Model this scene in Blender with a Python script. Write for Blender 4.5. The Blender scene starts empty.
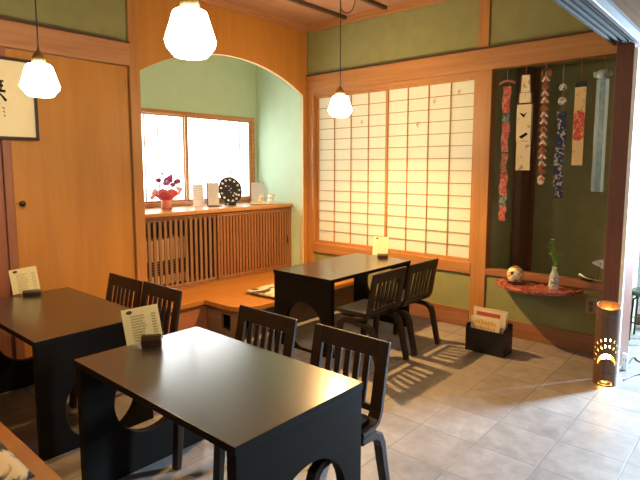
import bpy, bmesh, math, random
from mathutils import Vector, Matrix
random.seed(7)
PI = math.pi
SC = bpy.context.scene
COL = SC.collection

# ------------------------------------------------------------------ camera
cam_d = bpy.data.cameras.new('camera')
cam = bpy.data.objects.new('camera', cam_d); COL.objects.link(cam)
cam_d.sensor_width = 36.0; cam_d.lens = 521.0 / 640.0 * 36.0
cam_d.shift_y = -14.0 / 640.0
cam_d.clip_start = 0.05
cam.location = (0, 0, 1.65)
cam.rotation_euler = (PI / 2 - math.radians(6.34), 0, math.radians(41.3))
SC.camera = cam

# ------------------------------------------------------------------ world
w = bpy.data.worlds.new('world'); SC.world = w; w.use_nodes = True
bg = w.node_tree.nodes['Background']
bg.inputs[0].default_value = (0.70, 0.85, 1.0, 1); bg.inputs[1].default_value = 0.75

def area(name, loc, rot, sx, sy, power, color):
    d = bpy.data.lights.new(name, 'AREA'); d.shape = 'RECTANGLE'
    d.size = sx; d.size_y = sy; d.energy = power; d.color = color
    o = bpy.data.objects.new(name, d); COL.objects.link(o)
    o.location = loc; o.rotation_euler = rot
    return o
# daylight through the alcove window and entrance glass; unseen backlight added behind the shoji
area('alcove_daylight', (-5.95, 3.62, 1.85), (0, -PI / 2, 0), 1.5, 2.0, 86, (0.93, 0.98, 1.0))
area('shoji_backlight', (-3.4, 5.85, 1.65), (-PI / 2, 0, 0), 2.4, 2.2, 24, (1.0, 0.97, 0.86))
area('entrance_daylight', (0.42, 6.7, 1.75), (-PI / 2, 0, 0), 0.42, 1.3, 780, (0.60, 0.78, 1.0))
area('side_window_daylight', (2.75, 1.6, 1.5), (0, PI / 2, 0), 1.5, 2.6, 7, (0.84, 0.92, 1.0))

vs = SC.view_settings
vs.view_transform = 'Standard'; vs.look = 'None'; vs.gamma = 1.0; vs.use_curve_mapping = False
vs.exposure = 0.6

# ------------------------------------------------------------------ materials
def new_mat(name):
    m = bpy.data.materials.new(name); m.use_nodes = True
    return m, m.node_tree, m.node_tree.nodes['Principled BSDF']

def coords(nt, scale, kind='Object', rot=(0, 0, 0)):
    tc = nt.nodes.new('ShaderNodeTexCoord'); mp = nt.nodes.new('ShaderNodeMapping')
    nt.links.new(tc.outputs[kind], mp.inputs[0]); mp.inputs['Scale'].default_value = scale
    mp.inputs['Rotation'].default_value = rot
    return mp.outputs[0]

def ramp(nt, fac, c0, c1, p0=0.3, p1=0.7):
    r = nt.nodes.new('ShaderNodeValToRGB'); nt.links.new(fac, r.inputs[0])
    r.color_ramp.elements[0].position = p0; r.color_ramp.elements[0].color = (*c0, 1)
    r.color_ramp.elements[1].position = p1; r.color_ramp.elements[1].color = (*c1, 1)
    return r.outputs[0]

def bump(nt, b, height, strength, dist=0.01):
    n = nt.nodes.new('ShaderNodeBump'); n.inputs['Strength'].default_value = strength
    n.inputs['Distance'].default_value = dist
    nt.links.new(height, n.inputs['Height']); nt.links.new(n.outputs[0], b.inputs['Normal'])

def wood(name, c0, c1, scale=(1, 1, 1), rough=0.45, along='z', coat=0.0, spec=0.5, sc=6.0):
    """grain stretched along one axis"""
    m, nt, b = new_mat(name)
    s = {'x': (0.06, 1, 1), 'y': (1, 0.06, 1), 'z': (1, 1, 0.06)}[along]
    s = tuple(a * k for a, k in zip(s, scale))
    v = coords(nt, s)
    n = nt.nodes.new('ShaderNodeTexNoise'); nt.links.new(v, n.inputs['Vector'])
    n.inputs['Scale'].default_value = sc * 4; n.inputs['Detail'].default_value = 6
    n.inputs['Roughness'].default_value = 0.6; n.inputs['Distortion'].default_value = 0.6
    c = ramp(nt, n.outputs[0], c0, c1, 0.3, 0.7)
    nt.links.new(c, b.inputs['Base Color'])
    b.inputs['Roughness'].default_value = rough
    b.inputs['Specular IOR Level'].default_value = spec
    b.inputs['Coat Weight'].default_value = coat; b.inputs['Coat Roughness'].default_value = 0.17
    bump(nt, b, n.outputs[0], 0.08, 0.004)
    return m

def plain(name, c, rough=0.5, metal=0.0, var=0.06, sc=20.0, spec=0.5, bmp=0.0):
    m, nt, b = new_mat(name)
    n = nt.nodes.new('ShaderNodeTexNoise'); nt.links.new(coords(nt, (1, 1, 1)), n.inputs['Vector'])
    n.inputs['Scale'].default_value = sc; n.inputs['Detail'].default_value = 4
    lo = tuple(max(0, k * (1 - var)) for k in c); hi = tuple(min(1, k * (1 + var)) for k in c)
    nt.links.new(ramp(nt, n.outputs[0], lo, hi), b.inputs['Base Color'])
    b.inputs['Roughness'].default_value = rough; b.inputs['Metallic'].default_value = metal
    b.inputs['Specular IOR Level'].default_value = spec
    if bmp: bump(nt, b, n.outputs[0], bmp, 0.004)
    return m

def cloth2(name, ca, cb, sc, th=0.5, rough=0.8, dist=1.5):
    m, nt, b = new_mat(name)
    n = nt.nodes.new('ShaderNodeTexNoise'); nt.links.new(coords(nt, (1, 1, 1)), n.inputs['Vector'])
    n.inputs['Scale'].default_value = sc; n.inputs['Detail'].default_value = 3
    n.inputs['Distortion'].default_value = dist
    nt.links.new(ramp(nt, n.outputs[0], ca, cb, th - 0.03, th + 0.03), b.inputs['Base Color'])
    b.inputs['Roughness'].default_value = rough
    return m

def emit(name, c, s):
    m, nt, b = new_mat(name)
    b.inputs['Base Color'].default_value = (*c, 1)
    b.inputs['Emission Color'].default_value = (*c, 1); b.inputs['Emission Strength'].default_value = s
    return m

def paper(name, c, trans=0.6):
    m = bpy.data.materials.new(name); m.use_nodes = True; nt = m.node_tree
    nt.nodes.clear(); out = nt.nodes.new('ShaderNodeOutputMaterial')
    n = nt.nodes.new('ShaderNodeTexNoise'); nt.links.new(coords(nt, (1, 1, 1)), n.inputs['Vector'])
    n.inputs['Scale'].default_value = 60; n.inputs['Detail'].default_value = 5
    col = ramp(nt, n.outputs[0], tuple(k * 0.95 for k in c), c)
    d = nt.nodes.new('ShaderNodeBsdfDiffuse'); t = nt.nodes.new('ShaderNodeBsdfTranslucent')
    nt.links.new(col, d.inputs[0]); nt.links.new(col, t.inputs[0])
    mx = nt.nodes.new('ShaderNodeMixShader'); mx.inputs[0].default_value = trans
    nt.links.new(d.outputs[0], mx.inputs[1]); nt.links.new(t.outputs[0], mx.inputs[2])
    nt.links.new(mx.outputs[0], out.inputs[0])
    return m

def glass(name, c, gl=0.12, alpha_mix=None):
    """thin pane: lets light straight through and mirrors a little"""
    m = bpy.data.materials.new(name); m.use_nodes = True; nt = m.node_tree
    nt.nodes.clear(); out = nt.nodes.new('ShaderNodeOutputMaterial')
    t = nt.nodes.new('ShaderNodeBsdfTransparent'); t.inputs[0].default_value = (*c, 1)
    g = nt.nodes.new('ShaderNodeBsdfGlossy'); g.inputs['Roughness'].default_value = 0.05
    mx = nt.nodes.new('ShaderNodeMixShader'); mx.inputs[0].default_value = gl
    nt.links.new(t.outputs[0], mx.inputs[1]); nt.links.new(g.outputs[0], mx.inputs[2])
    nt.links.new(mx.outputs[0], out.inputs[0])
    return m

M = {}
M['panel'] = wood('orange_plywood', (0.40, 0.175, 0.030), (0.49, 0.225, 0.044), rough=0.42, along='z', scale=(1, 0.35, 0.4))
M['beam'] = wood('cedar_beam', (0.32, 0.145, 0.045), (0.45, 0.215, 0.075), rough=0.45, along='x')
M['beam_y'] = wood('cedar_beam_side', (0.36, 0.165, 0.075), (0.48, 0.24, 0.115), rough=0.45, along='y')
M['post'] = wood('cedar_post', (0.33, 0.145, 0.04), (0.45, 0.21, 0.065), rough=0.45, along='z')
M['purple'] = wood('purple_brown_board', (0.24, 0.095, 0.055), (0.32, 0.13, 0.08), rough=0.5, along='z')
M['post_dark'] = wood('dark_red_post', (0.10, 0.035, 0.022), (0.17, 0.06, 0.038), rough=0.5, along='z')
M['base'] = wood('red_baseboard', (0.24, 0.10, 0.05), (0.33, 0.15, 0.075), rough=0.5, along='x')
M['lattice'] = wood('lattice_wood', (0.19, 0.078, 0.032), (0.27, 0.118, 0.052), rough=0.5, along='z')
M['lattice_grey'] = wood('greyish_lattice_wood', (0.18, 0.095, 0.055), (0.27, 0.15, 0.09), rough=0.5, along='z')  # greyer wood for the open slats and louvres
M['counter'] = wood('counter_wood', (0.38, 0.17, 0.06), (0.52, 0.26, 0.10), rough=0.3, along='y')
M['platform'] = wood('platform_wood', (0.34, 0.135, 0.026), (0.46, 0.20, 0.042), rough=0.3, along='y', sc=4)
M['bench'] = wood('bench_wood', (0.26, 0.105, 0.028), (0.35, 0.15, 0.042), rough=0.35, along='x', sc=4)
M['riser'] = wood('riser_wood', (0.29, 0.115, 0.055), (0.37, 0.15, 0.075), rough=0.5, along='y')
M['riser_dark'] = wood('greyed_end_board', (0.16, 0.09, 0.055), (0.22, 0.13, 0.08), rough=0.5, along='x')
M['ceil'] = wood('ceiling_board', (0.32, 0.17, 0.10), (0.42, 0.24, 0.145), rough=0.6, along='y')
M['batten_and_gap'] = wood('dark_batten_and_shadow_gap', (0.05, 0.03, 0.02), (0.09, 0.05, 0.03), rough=0.6, along='y')
M['lacquer'] = wood('dark_lacquer', (0.007, 0.006, 0.005), (0.012, 0.009, 0.007), rough=0.5, along='y', spec=0.10, sc=3)
M['tabletop'] = wood('dark_stained_tabletop', (0.012, 0.009, 0.007), (0.022, 0.016, 0.012), rough=0.3, along='x', spec=0.6, coat=0.7, sc=2.5)
M['chairwood'] = wood('dark_brown_bentwood', (0.017, 0.008, 0.004), (0.032, 0.015, 0.008), rough=0.36, along='z', spec=0.38)
M['seatpad'] = plain('black_blue_vinyl', (0.016, 0.02, 0.028), rough=0.28, spec=0.7)
M['seatpad_shoji_glow'] = plain('vinyl_with_shoji_reflection', (0.22, 0.17, 0.07), rough=0.4)  # unused; olive puts the warm shoji reflection into the vinyl colour
M['plaster'] = plain('olive_green_plaster', (0.25, 0.258, 0.118), rough=0.9, var=0.07, sc=7, spec=0.1, bmp=0.05)
M['niche'] = plain('lightened_niche_plaster', (0.40, 0.42, 0.235), rough=0.9, var=0.07, sc=9, spec=0.1, bmp=0.05)  # wall green lightened in its colour, making up for weak niche light
M['mint'] = plain('mint_green_plaster', (0.50, 0.67, 0.51), rough=0.9, var=0.03, sc=6, spec=0.1)
M['lit_edge'] = plain('pale_cream_edge', (0.70, 0.56, 0.34), rough=0.6)
M['cream_wall'] = plain('brown_earth_plaster', (0.20, 0.15, 0.09), rough=0.9)
M['shoji_paper'] = paper('washi_paper', (0.84, 0.83, 0.70), 0.5)
M['window_paper'] = paper('frosted_window_sheet', (0.97, 0.97, 0.95), 0.85)
M['kumiko'] = wood('shoji_lattice_wood', (0.34, 0.155, 0.04), (0.44, 0.22, 0.06), rough=0.5, along='x')
M['leaf_faint'] = plain('pressed_leaf', (0.50, 0.42, 0.24), rough=0.9)
M['glass'] = glass('clear_glass', (0.93, 0.97, 0.97), 0.06)
M['black'] = plain('black_plastic', (0.008, 0.008, 0.009), rough=0.4)
M['black_matte'] = plain('black_matte', (0.012, 0.011, 0.011), rough=0.8, spec=0.2)
M['metal'] = plain('brushed_aluminium', (0.22, 0.22, 0.215), rough=0.5, metal=0.8)
M['metal_dark'] = plain('grey_steel_track', (0.05, 0.047, 0.044), rough=0.75, metal=0.3, spec=0.2)
M['alu_white'] = plain('white_aluminium', (0.78, 0.78, 0.74), rough=0.35)
M['brass'] = plain('aged_brass', (0.32, 0.22, 0.09), rough=0.4, metal=0.7)
M['menu'] = plain('pale_yellow_card', (0.88, 0.82, 0.50), rough=0.7, var=0.02)
M['menu_white'] = plain('ivory_card', (0.82, 0.76, 0.55), rough=0.7, var=0.02)
M['ink'] = plain('brown_black_ink', (0.10, 0.07, 0.035), rough=0.8)
M['ink_soft'] = plain('faded_ink', (0.36, 0.29, 0.13), rough=0.8)
M['holder'] = wood('walnut_holder', (0.035, 0.018, 0.010), (0.06, 0.032, 0.018), rough=0.35, along='x')
M['mat_paper'] = plain('aged_cream_paper', (0.82, 0.75, 0.50), rough=0.8, var=0.02)
M['frame_black'] = plain('black_lacquer_frame', (0.03, 0.016, 0.011), rough=0.4)
def milk(name, c, strength):
    m = bpy.data.materials.new(name); m.use_nodes = True; nt = m.node_tree
    nt.nodes.clear(); out = nt.nodes.new('ShaderNodeOutputMaterial')
    t = nt.nodes.new('ShaderNodeBsdfTransparent'); t.inputs[0].default_value = (1, 1, 1, 1)
    e = nt.nodes.new('ShaderNodeEmission'); e.inputs[0].default_value = (*c, 1); e.inputs[1].default_value = strength
    mx = nt.nodes.new('ShaderNodeMixShader'); mx.inputs[0].default_value = 0.85
    nt.links.new(t.outputs[0], mx.inputs[1]); nt.links.new(e.outputs[0], mx.inputs[2])
    nt.links.new(mx.outputs[0], out.inputs[0])
    return m
M['lamp_glass'] = milk('glowing_milk_glass', (1.0, 0.83, 0.56), 31.0)
M['lantern_glow'] = emit('lantern_bulb_glow', (1.0, 0.55, 0.12), 60.0)
M['string'] = plain('rose_brown_string', (0.36, 0.18, 0.14), rough=0.8)
M['switch'] = plain('ivory_switch_plate', (0.36, 0.30, 0.19), rough=0.5)
M['white'] = plain('white_ceramic', (0.82, 0.82, 0.80), rough=0.3)
M['red'] = plain('crimson_cloth', (0.46, 0.045, 0.055), rough=0.8, var=0.3, sc=40)
M['concrete'] = plain('pale_concrete', (0.62, 0.62, 0.60), rough=0.9, var=0.1, sc=4)

# tiled floor: square stone tiles, 365 mm pitch, aligned with the room
def tile_mat():
    m, nt, b = new_mat('grey_stone_tiles')
    tc = nt.nodes.new('ShaderNodeTexCoord')
    sep = nt.nodes.new('ShaderNodeSeparateXYZ'); nt.links.new(tc.outputs['Object'], sep.inputs[0])
    def math_(op, a, bb=None):
        n = nt.nodes.new('ShaderNodeMath'); n.operation = op
        for i, q in enumerate((a, bb)):
            if q is None: continue
            if isinstance(q, (int, float)): n.inputs[i].default_value = q
            else: nt.links.new(q, n.inputs[i])
        return n.outputs[0]
    def joint(out, pitch, off, half):
        t = math_('DIVIDE', math_('ADD', out, -off), pitch)
        fr = math_('ABSOLUTE', math_('SUBTRACT', math_('FRACT', math_('ADD', t, 50.5)), 0.5))
        return math_('LESS_THAN', fr, half / pitch), math_('FLOOR', math_('ADD', t, 50.0))
    jx, ix = joint(sep.outputs[0], 0.366, -0.897, 0.0045)
    jy, iy = joint(sep.outputs[1], 0.372, 3.59, 0.0045)
    j = math_('MAXIMUM', jx, jy)
    n1 = nt.nodes.new('ShaderNodeTexNoise'); nt.links.new(tc.outputs['Object'], n1.inputs['Vector'])
    n1.inputs['Scale'].default_value = 7.5; n1.inputs['Detail'].default_value = 9; n1.inputs['Roughness'].default_value = 0.72
    n1.inputs['Distortion'].default_value = 0.15
    base = ramp(nt, n1.outputs[0], (0.18, 0.158, 0.145), (0.32, 0.288, 0.27), 0.3, 0.7)
    wn = nt.nodes.new('ShaderNodeTexWhiteNoise'); wn.noise_dimensions = '2D'
    cb = nt.nodes.new('ShaderNodeCombineXYZ'); nt.links.new(ix, cb.inputs[0]); nt.links.new(iy, cb.inputs[1])
    nt.links.new(cb.outputs[0], wn.inputs['Vector'])
    hv = nt.nodes.new('ShaderNodeHueSaturation'); nt.links.new(base, hv.inputs['Color'])
    nt.links.new(math_('ADD', math_('MULTIPLY', wn.outputs['Value'], 0.22), 0.89), hv.inputs['Value'])
    mx = nt.nodes.new('ShaderNodeMix'); mx.data_type = 'RGBA'
    nt.links.new(j, mx.inputs['Factor']); nt.links.new(hv.outputs[0], mx.inputs['A'])
    mx.inputs['B'].default_value = (0.235, 0.218, 0.21, 1)
    nt.links.new(mx.outputs['Result'], b.inputs['Base Color'])
    rg = nt.nodes.new('ShaderNodeMapRange'); nt.links.new(n1.outputs[0], rg.inputs[0])
    rg.inputs['To Min'].default_value = 0.36; rg.inputs['To Max'].default_value = 0.56
    rj = math_('SUBTRACT', rg.outputs[0], math_('MULTIPLY', j, 0.26)); nt.links.new(rj, b.inputs['Roughness'])
    b.inputs['Specular IOR Level'].default_value = 0.5
    h = math_('SUBTRACT', math_('MULTIPLY', n1.outputs[0], 0.25), math_('MULTIPLY', j, 0.35))
    bump(nt, b, h, 0.35, 0.004)
    return m
M['tile'] = tile_mat()

# ------------------------------------------------------------------ mesh helpers
def box(bm, x0, x1, y0, y1, z0, z1, mtx=None):
    vs_ = [bm.verts.new(p) for p in ((x0,y0,z0),(x1,y0,z0),(x1,y1,z0),(x0,y1,z0),(x0,y0,z1),(x1,y0,z1),(x1,y1,z1),(x0,y1,z1))]
    for f in ((0,3,2,1),(4,5,6,7),(0,1,5,4),(1,2,6,5),(2,3,7,6),(3,0,4,7)):
        bm.faces.new([vs_[i] for i in f])
    if mtx is not None: bmesh.ops.transform(bm, matrix=mtx, verts=vs_)
    return vs_

def sweep(bm, pts, wx, th, xc=0.0):
    """bar running through (y, z) points, wx wide along x, th thick in the y-z plane; th may be a list"""
    n = len(pts); rings = []
    for i, (y, z) in enumerate(pts):
        a = pts[max(0, i - 1)]; c = pts[min(n - 1, i + 1)]
        ty, tz = c[0] - a[0], c[1] - a[1]; L = math.hypot(ty, tz) or 1
        ny, nz = -tz / L, ty / L
        t = (th[i] if isinstance(th, (list, tuple)) else th) / 2
        rings.append([bm.verts.new((xc + sx * wx / 2, y + s * ny * t, z + s * nz * t)) for sx, s in ((-1,-1),(1,-1),(1,1),(-1,1))])
    for i in range(n - 1):
        for k in range(4):
            bm.faces.new((rings[i][k], rings[i][(k+1)%4], rings[i+1][(k+1)%4], rings[i+1][k]))
    bm.faces.new(rings[0][::-1]); bm.faces.new(rings[-1])

def tube(bm, pts, r, seg=8, cap=True):
    pts = [Vector(p) for p in pts]; n = len(pts); rings = []; up = None
    for i, p in enumerate(pts):
        t = (pts[min(n-1, i+1)] - pts[max(0, i-1)]).normalized()
        if up is None: up = t.orthogonal().normalized()
        else:
            up = up - t * up.dot(t); up = up.normalized() if up.length > 1e-6 else t.orthogonal().normalized()
        s = t.cross(up); rr = r[i] if isinstance(r, (list, tuple)) else r
        rings.append([bm.verts.new(p + (up*math.cos(2*PI*k/seg) + s*math.sin(2*PI*k/seg))*rr) for k in range(seg)])
    for i in range(n-1):
        for k in range(seg):
            bm.faces.new((rings[i][k], rings[i][(k+1)%seg], rings[i+1][(k+1)%seg], rings[i+1][k]))
    if cap: bm.faces.new(rings[0][::-1]); bm.faces.new(rings[-1])

def lathe(bm, prof, seg=24, cx=0, cy=0, cap=True):
    rings = [[bm.verts.new((cx + r*math.cos(2*PI*k/seg), cy + r*math.sin(2*PI*k/seg), z)) for k in range(seg)] for r, z in prof]
    for i in range(len(rings)-1):
        for k in range(seg):
            bm.faces.new((rings[i][k], rings[i][(k+1)%seg], rings[i+1][(k+1)%seg], rings[i+1][k]))
    if cap: bm.faces.new(rings[0][::-1]); bm.faces.new(rings[-1])

def ball(bm, c, r, sx=1, sy=1, sz=1, u=12, v=8):
    mt = Matrix.Translation(c) @ Matrix.Diagonal((sx, sy, sz, 1))
    bmesh.ops.create_uvsphere(bm, u_segments=u, v_segments=v, radius=r, matrix=mt)

def slab_with_hole(bm, outline, hole, extrude):
    """flat plate (points 3-D, in one plane) with one hole, then extruded by the vector"""
    eds = []
    for loop in (outline, hole):
        if not loop: continue
        vv = [bm.verts.new(p) for p in loop]
        eds += [bm.edges.new((vv[i], vv[(i+1) % len(vv)])) for i in range(len(vv))]
    r = bmesh.ops.triangle_fill(bm, edges=eds, use_beauty=True, use_dissolve=False)
    fs = [g for g in r['geom'] if isinstance(g, bmesh.types.BMFace)]
    e = bmesh.ops.extrude_face_region(bm, geom=fs)
    bmesh.ops.translate(bm, vec=extrude, verts=[g for g in e['geom'] if isinstance(g, bmesh.types.BMVert)])

def obj(name, bm, m, parent=None, bevel=0.0, smooth=False, seg=2, loc=None):
    bmesh.ops.recalc_face_normals(bm, faces=bm.faces)
    me = bpy.data.meshes.new(name); bm.to_mesh(me); bm.free()
    for q in (m if isinstance(m, (list, tuple)) else [m]): me.materials.append(q)
    if smooth:
        for p in me.polygons: p.use_smooth = True
    o = bpy.data.objects.new(name, me); COL.objects.link(o)
    if parent: o.parent = parent
    if loc: o.location = loc
    if bevel:
        b = o.modifiers.new('bevel', 'BEVEL'); b.width = bevel; b.segments = seg; b.limit_method = 'ANGLE'
    return o

def B(): return bmesh.new()
def boxes(*bs):
    bm = B()
    for b in bs: box(bm, *b)
    return bm

def thing(name, label, cat, loc=(0,0,0), rotz=0.0, group=None):
    o = bpy.data.objects.new(name, None); COL.objects.link(o); o.empty_display_size = 0.1
    o.location = loc; o.rotation_euler = (0, 0, rotz); o['label'] = label; o['category'] = cat
    if group: o['group'] = group
    return o
def tag(o, label, cat, group=None, loc=None):
    o['label'] = label; o['category'] = cat
    if group: o['group'] = group
    if loc: o.location = loc
    return o
def struct(name, bm, m, parent=None, bevel=0.0):
    o = obj(name, bm, m, parent, bevel)
    if parent is None: o['kind'] = 'structure'
    return o
def dup(root, loc, rotz, label, group=None):
    r = root.copy(); COL.objects.link(r); r.location = loc; r.rotation_euler = (0, 0, rotz)
    r['label'] = label
    if group: r['group'] = group
    for ch in list(root.children):
        c = ch.copy(); COL.objects.link(c); c.parent = r
        for g in list(ch.children):
            d = g.copy(); COL.objects.link(d); d.parent = c
    return r

# ------------------------------------------------------------------ room shell
XW = -4.6       # left wall face
YS = 5.0        # shoji wall face
HC = 3.41       # ceiling of the dining room
struct('floor', boxes((-5.8, 2.6, -2.6, 6.4, -0.1, 0.0)), M['tile'])
struct('ceiling', boxes((-5.8, -0.85, -2.4, 7.2, HC, HC + 0.06)), M['ceil'])
# ceiling battens run along y, board edges show between them
for i in range(6):
    x = -3.94 + 0.565 * i
    struct('trim_%d' % (20 + i), boxes((x - 0.022, x + 0.022, -2.35, 4.93, HC - 0.035, HC)), M['batten_and_gap'])
struct('trim_1', boxes((XW, -1.03, 4.93, YS, HC - 0.07, HC)), M['beam'], bevel=0.004)
struct('trim_2', boxes((XW, XW + 0.06, -2.35, 4.93, HC - 0.07, HC)), M['beam_y'], bevel=0.004)

# shoji wall (north side of the dining room)
bm = boxes((XW, -2.32, YS, YS + 0.1, 0.0, 0.57), (XW, -1.01, YS, YS + 0.1, 2.80, HC),
           (-2.16, -1.01, YS, YS + 0.1, 0.0, 0.58))
struct('wall_north', bm, M['plaster'])
struct('baseboard_north', boxes((-4.49, -2.32, YS - 0.022, YS, 0, 0.19), (-2.16, -1.02, YS - 0.022, YS, 0, 0.165)), M['base'], bevel=0.004)
struct('trim_3', boxes((XW, -1.01, YS - 0.03, YS + 0.09, 2.60, 2.80)), M['beam'], bevel=0.005)          # long lintel
struct('trim_4', boxes((XW + 0.01, -1.01, YS - 0.045, YS, 2.80, 2.815)), M['batten_and_gap'])  # dark strip painting the shadow gap along the lintel top
struct('trim_5', boxes((XW, XW + 0.105, YS - 0.012, YS + 0.09, 0, 2.60)), M['post'], bevel=0.004)         # corner post
struct('trim_6', boxes((-2.32, -2.16, YS - 0.02, YS + 0.1, 0, 2.60)), M['post'], bevel=0.005)             # pillar
struct('trim_7', boxes((-2.315, -2.205, YS - 0.02, YS + 0.1, 2.815, HC)), M['post'], bevel=0.004)
struct('trim_8', boxes((-4.495, -2.32, YS - 0.025, YS + 0.09, 0.57, 0.685)), M['beam'], bevel=0.004)      # sill under the shoji
struct('trim_9', boxes((-4.495, -2.32, YS - 0.0, YS + 0.08, 2.555, 2.60)), M['beam'], bevel=0.003)

# two sliding shoji panels
def shoji(idx, x0, x1, yoff):
    fr = 0.03; z0, z1 = 0.685, 2.555
    bm = boxes((x0, x0 + fr, yoff, yoff + 0.03, z0, z1), (x1 - fr, x1, yoff, yoff + 0.03, z0, z1),
               (x0 + fr, x1 - fr, yoff, yoff + 0.03, z0, z0 + 0.035), (x0 + fr, x1 - fr, yoff, yoff + 0.03, z1 - 0.03, z1))
    root = struct('window_%d' % idx, bm, M['post'], bevel=0.002)
    ix0, ix1, iz0, iz1 = x0 + fr, x1 - fr, z0 + 0.035, z1 - 0.03
    bm = B()
    for k in range(1, 4):
        x = ix0 + (ix1 - ix0) * k / 4; box(bm, x - 0.005, x + 0.005, yoff + 0.004, yoff + 0.017, iz0, iz1)
    for k in range(1, 14):
        z = iz0 + (iz1 - iz0) * k / 14; box(bm, ix0, ix1, yoff + 0.006, yoff + 0.017, z - 0.0035, z + 0.0035)
    obj('lattice', bm, M['kumiko'], root)
    obj('paper', boxes((ix0, ix1, yoff + 0.019, yoff + 0.021, iz0, iz1)), M['shoji_paper'], root)
    return root, yoff
s1 = shoji(1, -4.49, -3.39, YS + 0.045)
s2 = shoji(2, -3.41, -2.325, YS + 0.01)
def pressed(root, x, z, y, s):
    bm = B()
    for a in (-0.5, 0.25, 1.0):
        m4 = Matrix.Translation((x, y, z)) @ Matrix.Rotation(a, 4, 'Y')
        vv = [bm.verts.new(m4 @ Vector(p)) for p in ((0, 0, 0), (0.25*s, 0, 0.16*s), (0.6*s, 0, 0.1*s), (s, 0, 0), (0.6*s, 0, -0.1*s), (0.25*s, 0, -0.16*s))]
        bm.faces.new(vv)
    e = bmesh.ops.extrude_face_region(bm, geom=list(bm.faces))
    bmesh.ops.translate(bm, vec=(0, 0.001, 0), verts=[g for g in e['geom'] if isinstance(g, bmesh.types.BMVert)])
    obj('pressed_leaf', bm, M['leaf_faint'], root)
pressed(s1[0], -3.80, 2.20, YS + 0.045 + 0.0165, 0.05)
pressed(s2[0], -3.02, 2.13, YS + 0.01 + 0.0165, 0.06)
pressed(s2[0], -2.82, 2.36, YS + 0.01 + 0.0165, 0.055)
pressed(s2[0], -2.54, 2.43, YS + 0.01 + 0.0165, 0.05)

# store room behind the shoji encloses the added backlight
struct('wall_store', boxes((-4.75, -2.2, 6.1, 6.16, 0, HC), (-4.80, -4.74, 5.1, 6.1, 0, HC)), M['cream_wall'])

# display niche right of the pillar
YN = 5.92
bm = boxes((-2.20, -2.16, YS + 0.1, YN + 0.05, 0, HC), (-2.16, -1.0, YN, YN + 0.05, 0, HC), (-2.16, -1.06, YS + 0.1, YN, 2.72, 2.78),
           (-1.06, -1.0, YS + 0.1, YN, 0.0, HC))
struct('wall_niche', bm, M['niche'])
struct('trim_10', boxes((-2.16, -1.011, YS - 0.02, YS + 0.1, 0.581, 0.645)), M['base'], bevel=0.004)           # niche ledge
struct('trim_11', boxes((-2.15, -2.07, YN - 0.30, YN, 0.0, 2.72)), wood('brown_niche_post', (0.20, 0.10, 0.06), (0.28, 0.15, 0.09), along='z'), bevel=0.003)
struct('trim_12', boxes((-2.07, -2.03, YN - 0.035, YN, 0.0, 2.72)), M['base'], bevel=0.002)
# door post and white jamb
struct('trim_13', boxes((-1.01, -0.89, 4.60, YS + 0.12, 0, 2.60)), M['post_dark'], bevel=0.004)
struct('trim_14', boxes((-0.889, -0.862, 4.59, 4.63, 0, 2.55)), M['alu_white'], bevel=0.002)
# hanging wall over the opening and its track
struct('wall_header', boxes((-1.03, -0.84, -2.4, YS - 0.05, 2.655, HC)), M['plaster'])
bm = boxes((-1.03, -0.84, -2.4, 4.60, 2.63, 2.655), (-1.03, -1.012, -2.4, 4.60, 2.585, 2.63), (-0.985, -0.972, -2.4, 4.60, 2.585, 2.63),
           (-0.945, -0.932, -2.4, 4.60, 2.585, 2.63), (-0.905, -0.892, -2.4, 4.60, 2.585, 2.63))
struct('trim_15', bm, M['metal_dark'])
struct('trim_16', boxes((-0.868, -0.838, -2.4, 4.60, 2.565, 2.63)), M['metal'], bevel=0.004)

# left wall: closet door, lintel, arch
struct('wall_left', boxes((XW - 0.1, XW, -2.4, 2.55, 2.80, HC), (XW - 0.1, XW, -2.4, 0.60, 0, 2.58)), M['plaster'])
struct('trim_17', boxes((XW - 0.06, XW + 0.035, -2.4, 2.548, 2.585, 2.785)), M['beam_y'], bevel=0.005)
struct('trim_18', boxes((XW - 0.02, XW + 0.05, -2.4, 2.548, 2.785, 2.80)), M['batten_and_gap'])  # dark strip in place of shade above the left lintel
struct('trim_19', boxes((XW - 0.10, XW + 0.02, 2.55, 2.655, 0, HC - 0.07)), M['post'], bevel=0.006)
struct('trim_30', boxes((XW - 0.06, XW + 0.012, 1.455, 1.52, 0, 2.585)), M['purple'], bevel=0.004)
d1 = struct('door_1', boxes((XW - 0.05, XW - 0.004, 1.525, 2.545, 0.03, 2.58)), M['panel'], bevel=0.003)
bm = B(); lathe(bm, [(0.010, 0), (0.010, 0.012), (0.022, 0.02), (0.024, 0.03), (0.016, 0.04)], 16)
k = obj('knob', bm, M['black'], d1, smooth=True); k.matrix_local = Matrix.Translation((XW - 0.004, 1.572, 1.365)) @ Matrix.Rotation(PI/2, 4, 'Y')
obj('hinge', boxes((XW - 0.004, XW + 0.003, 2.512, 2.53, 2.37, 2.46)), M['brass'], d1, bevel=0.002)
d2 = struct('door_2', boxes((XW - 0.05, XW - 0.004, 0.605, 1.45, 0.03, 2.58)), M['purple'], bevel=0.003)

# arch panel
def arch(y):
    zt, R = 2.87, 2.2
    return zt - (R - math.sqrt(R*R - (y - 3.785)**2))
outl = [(XW, 2.655, HC - 0.07), (XW, 2.655, arch(2.66))]
ys = [2.66 + (4.91 - 2.66) * i / 40 for i in range(41)]
outl += [(XW, y, arch(y)) for y in ys]
outl += [(XW, 4.91, 0.0), (XW, 4.985, 0.0), (XW, 4.985, HC - 0.07)]
bm = B(); slab_with_hole(bm, outl[:1] + outl[2:], None, (-0.034, 0, 0))
struct('wall_arch', bm, M['panel'])
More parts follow.
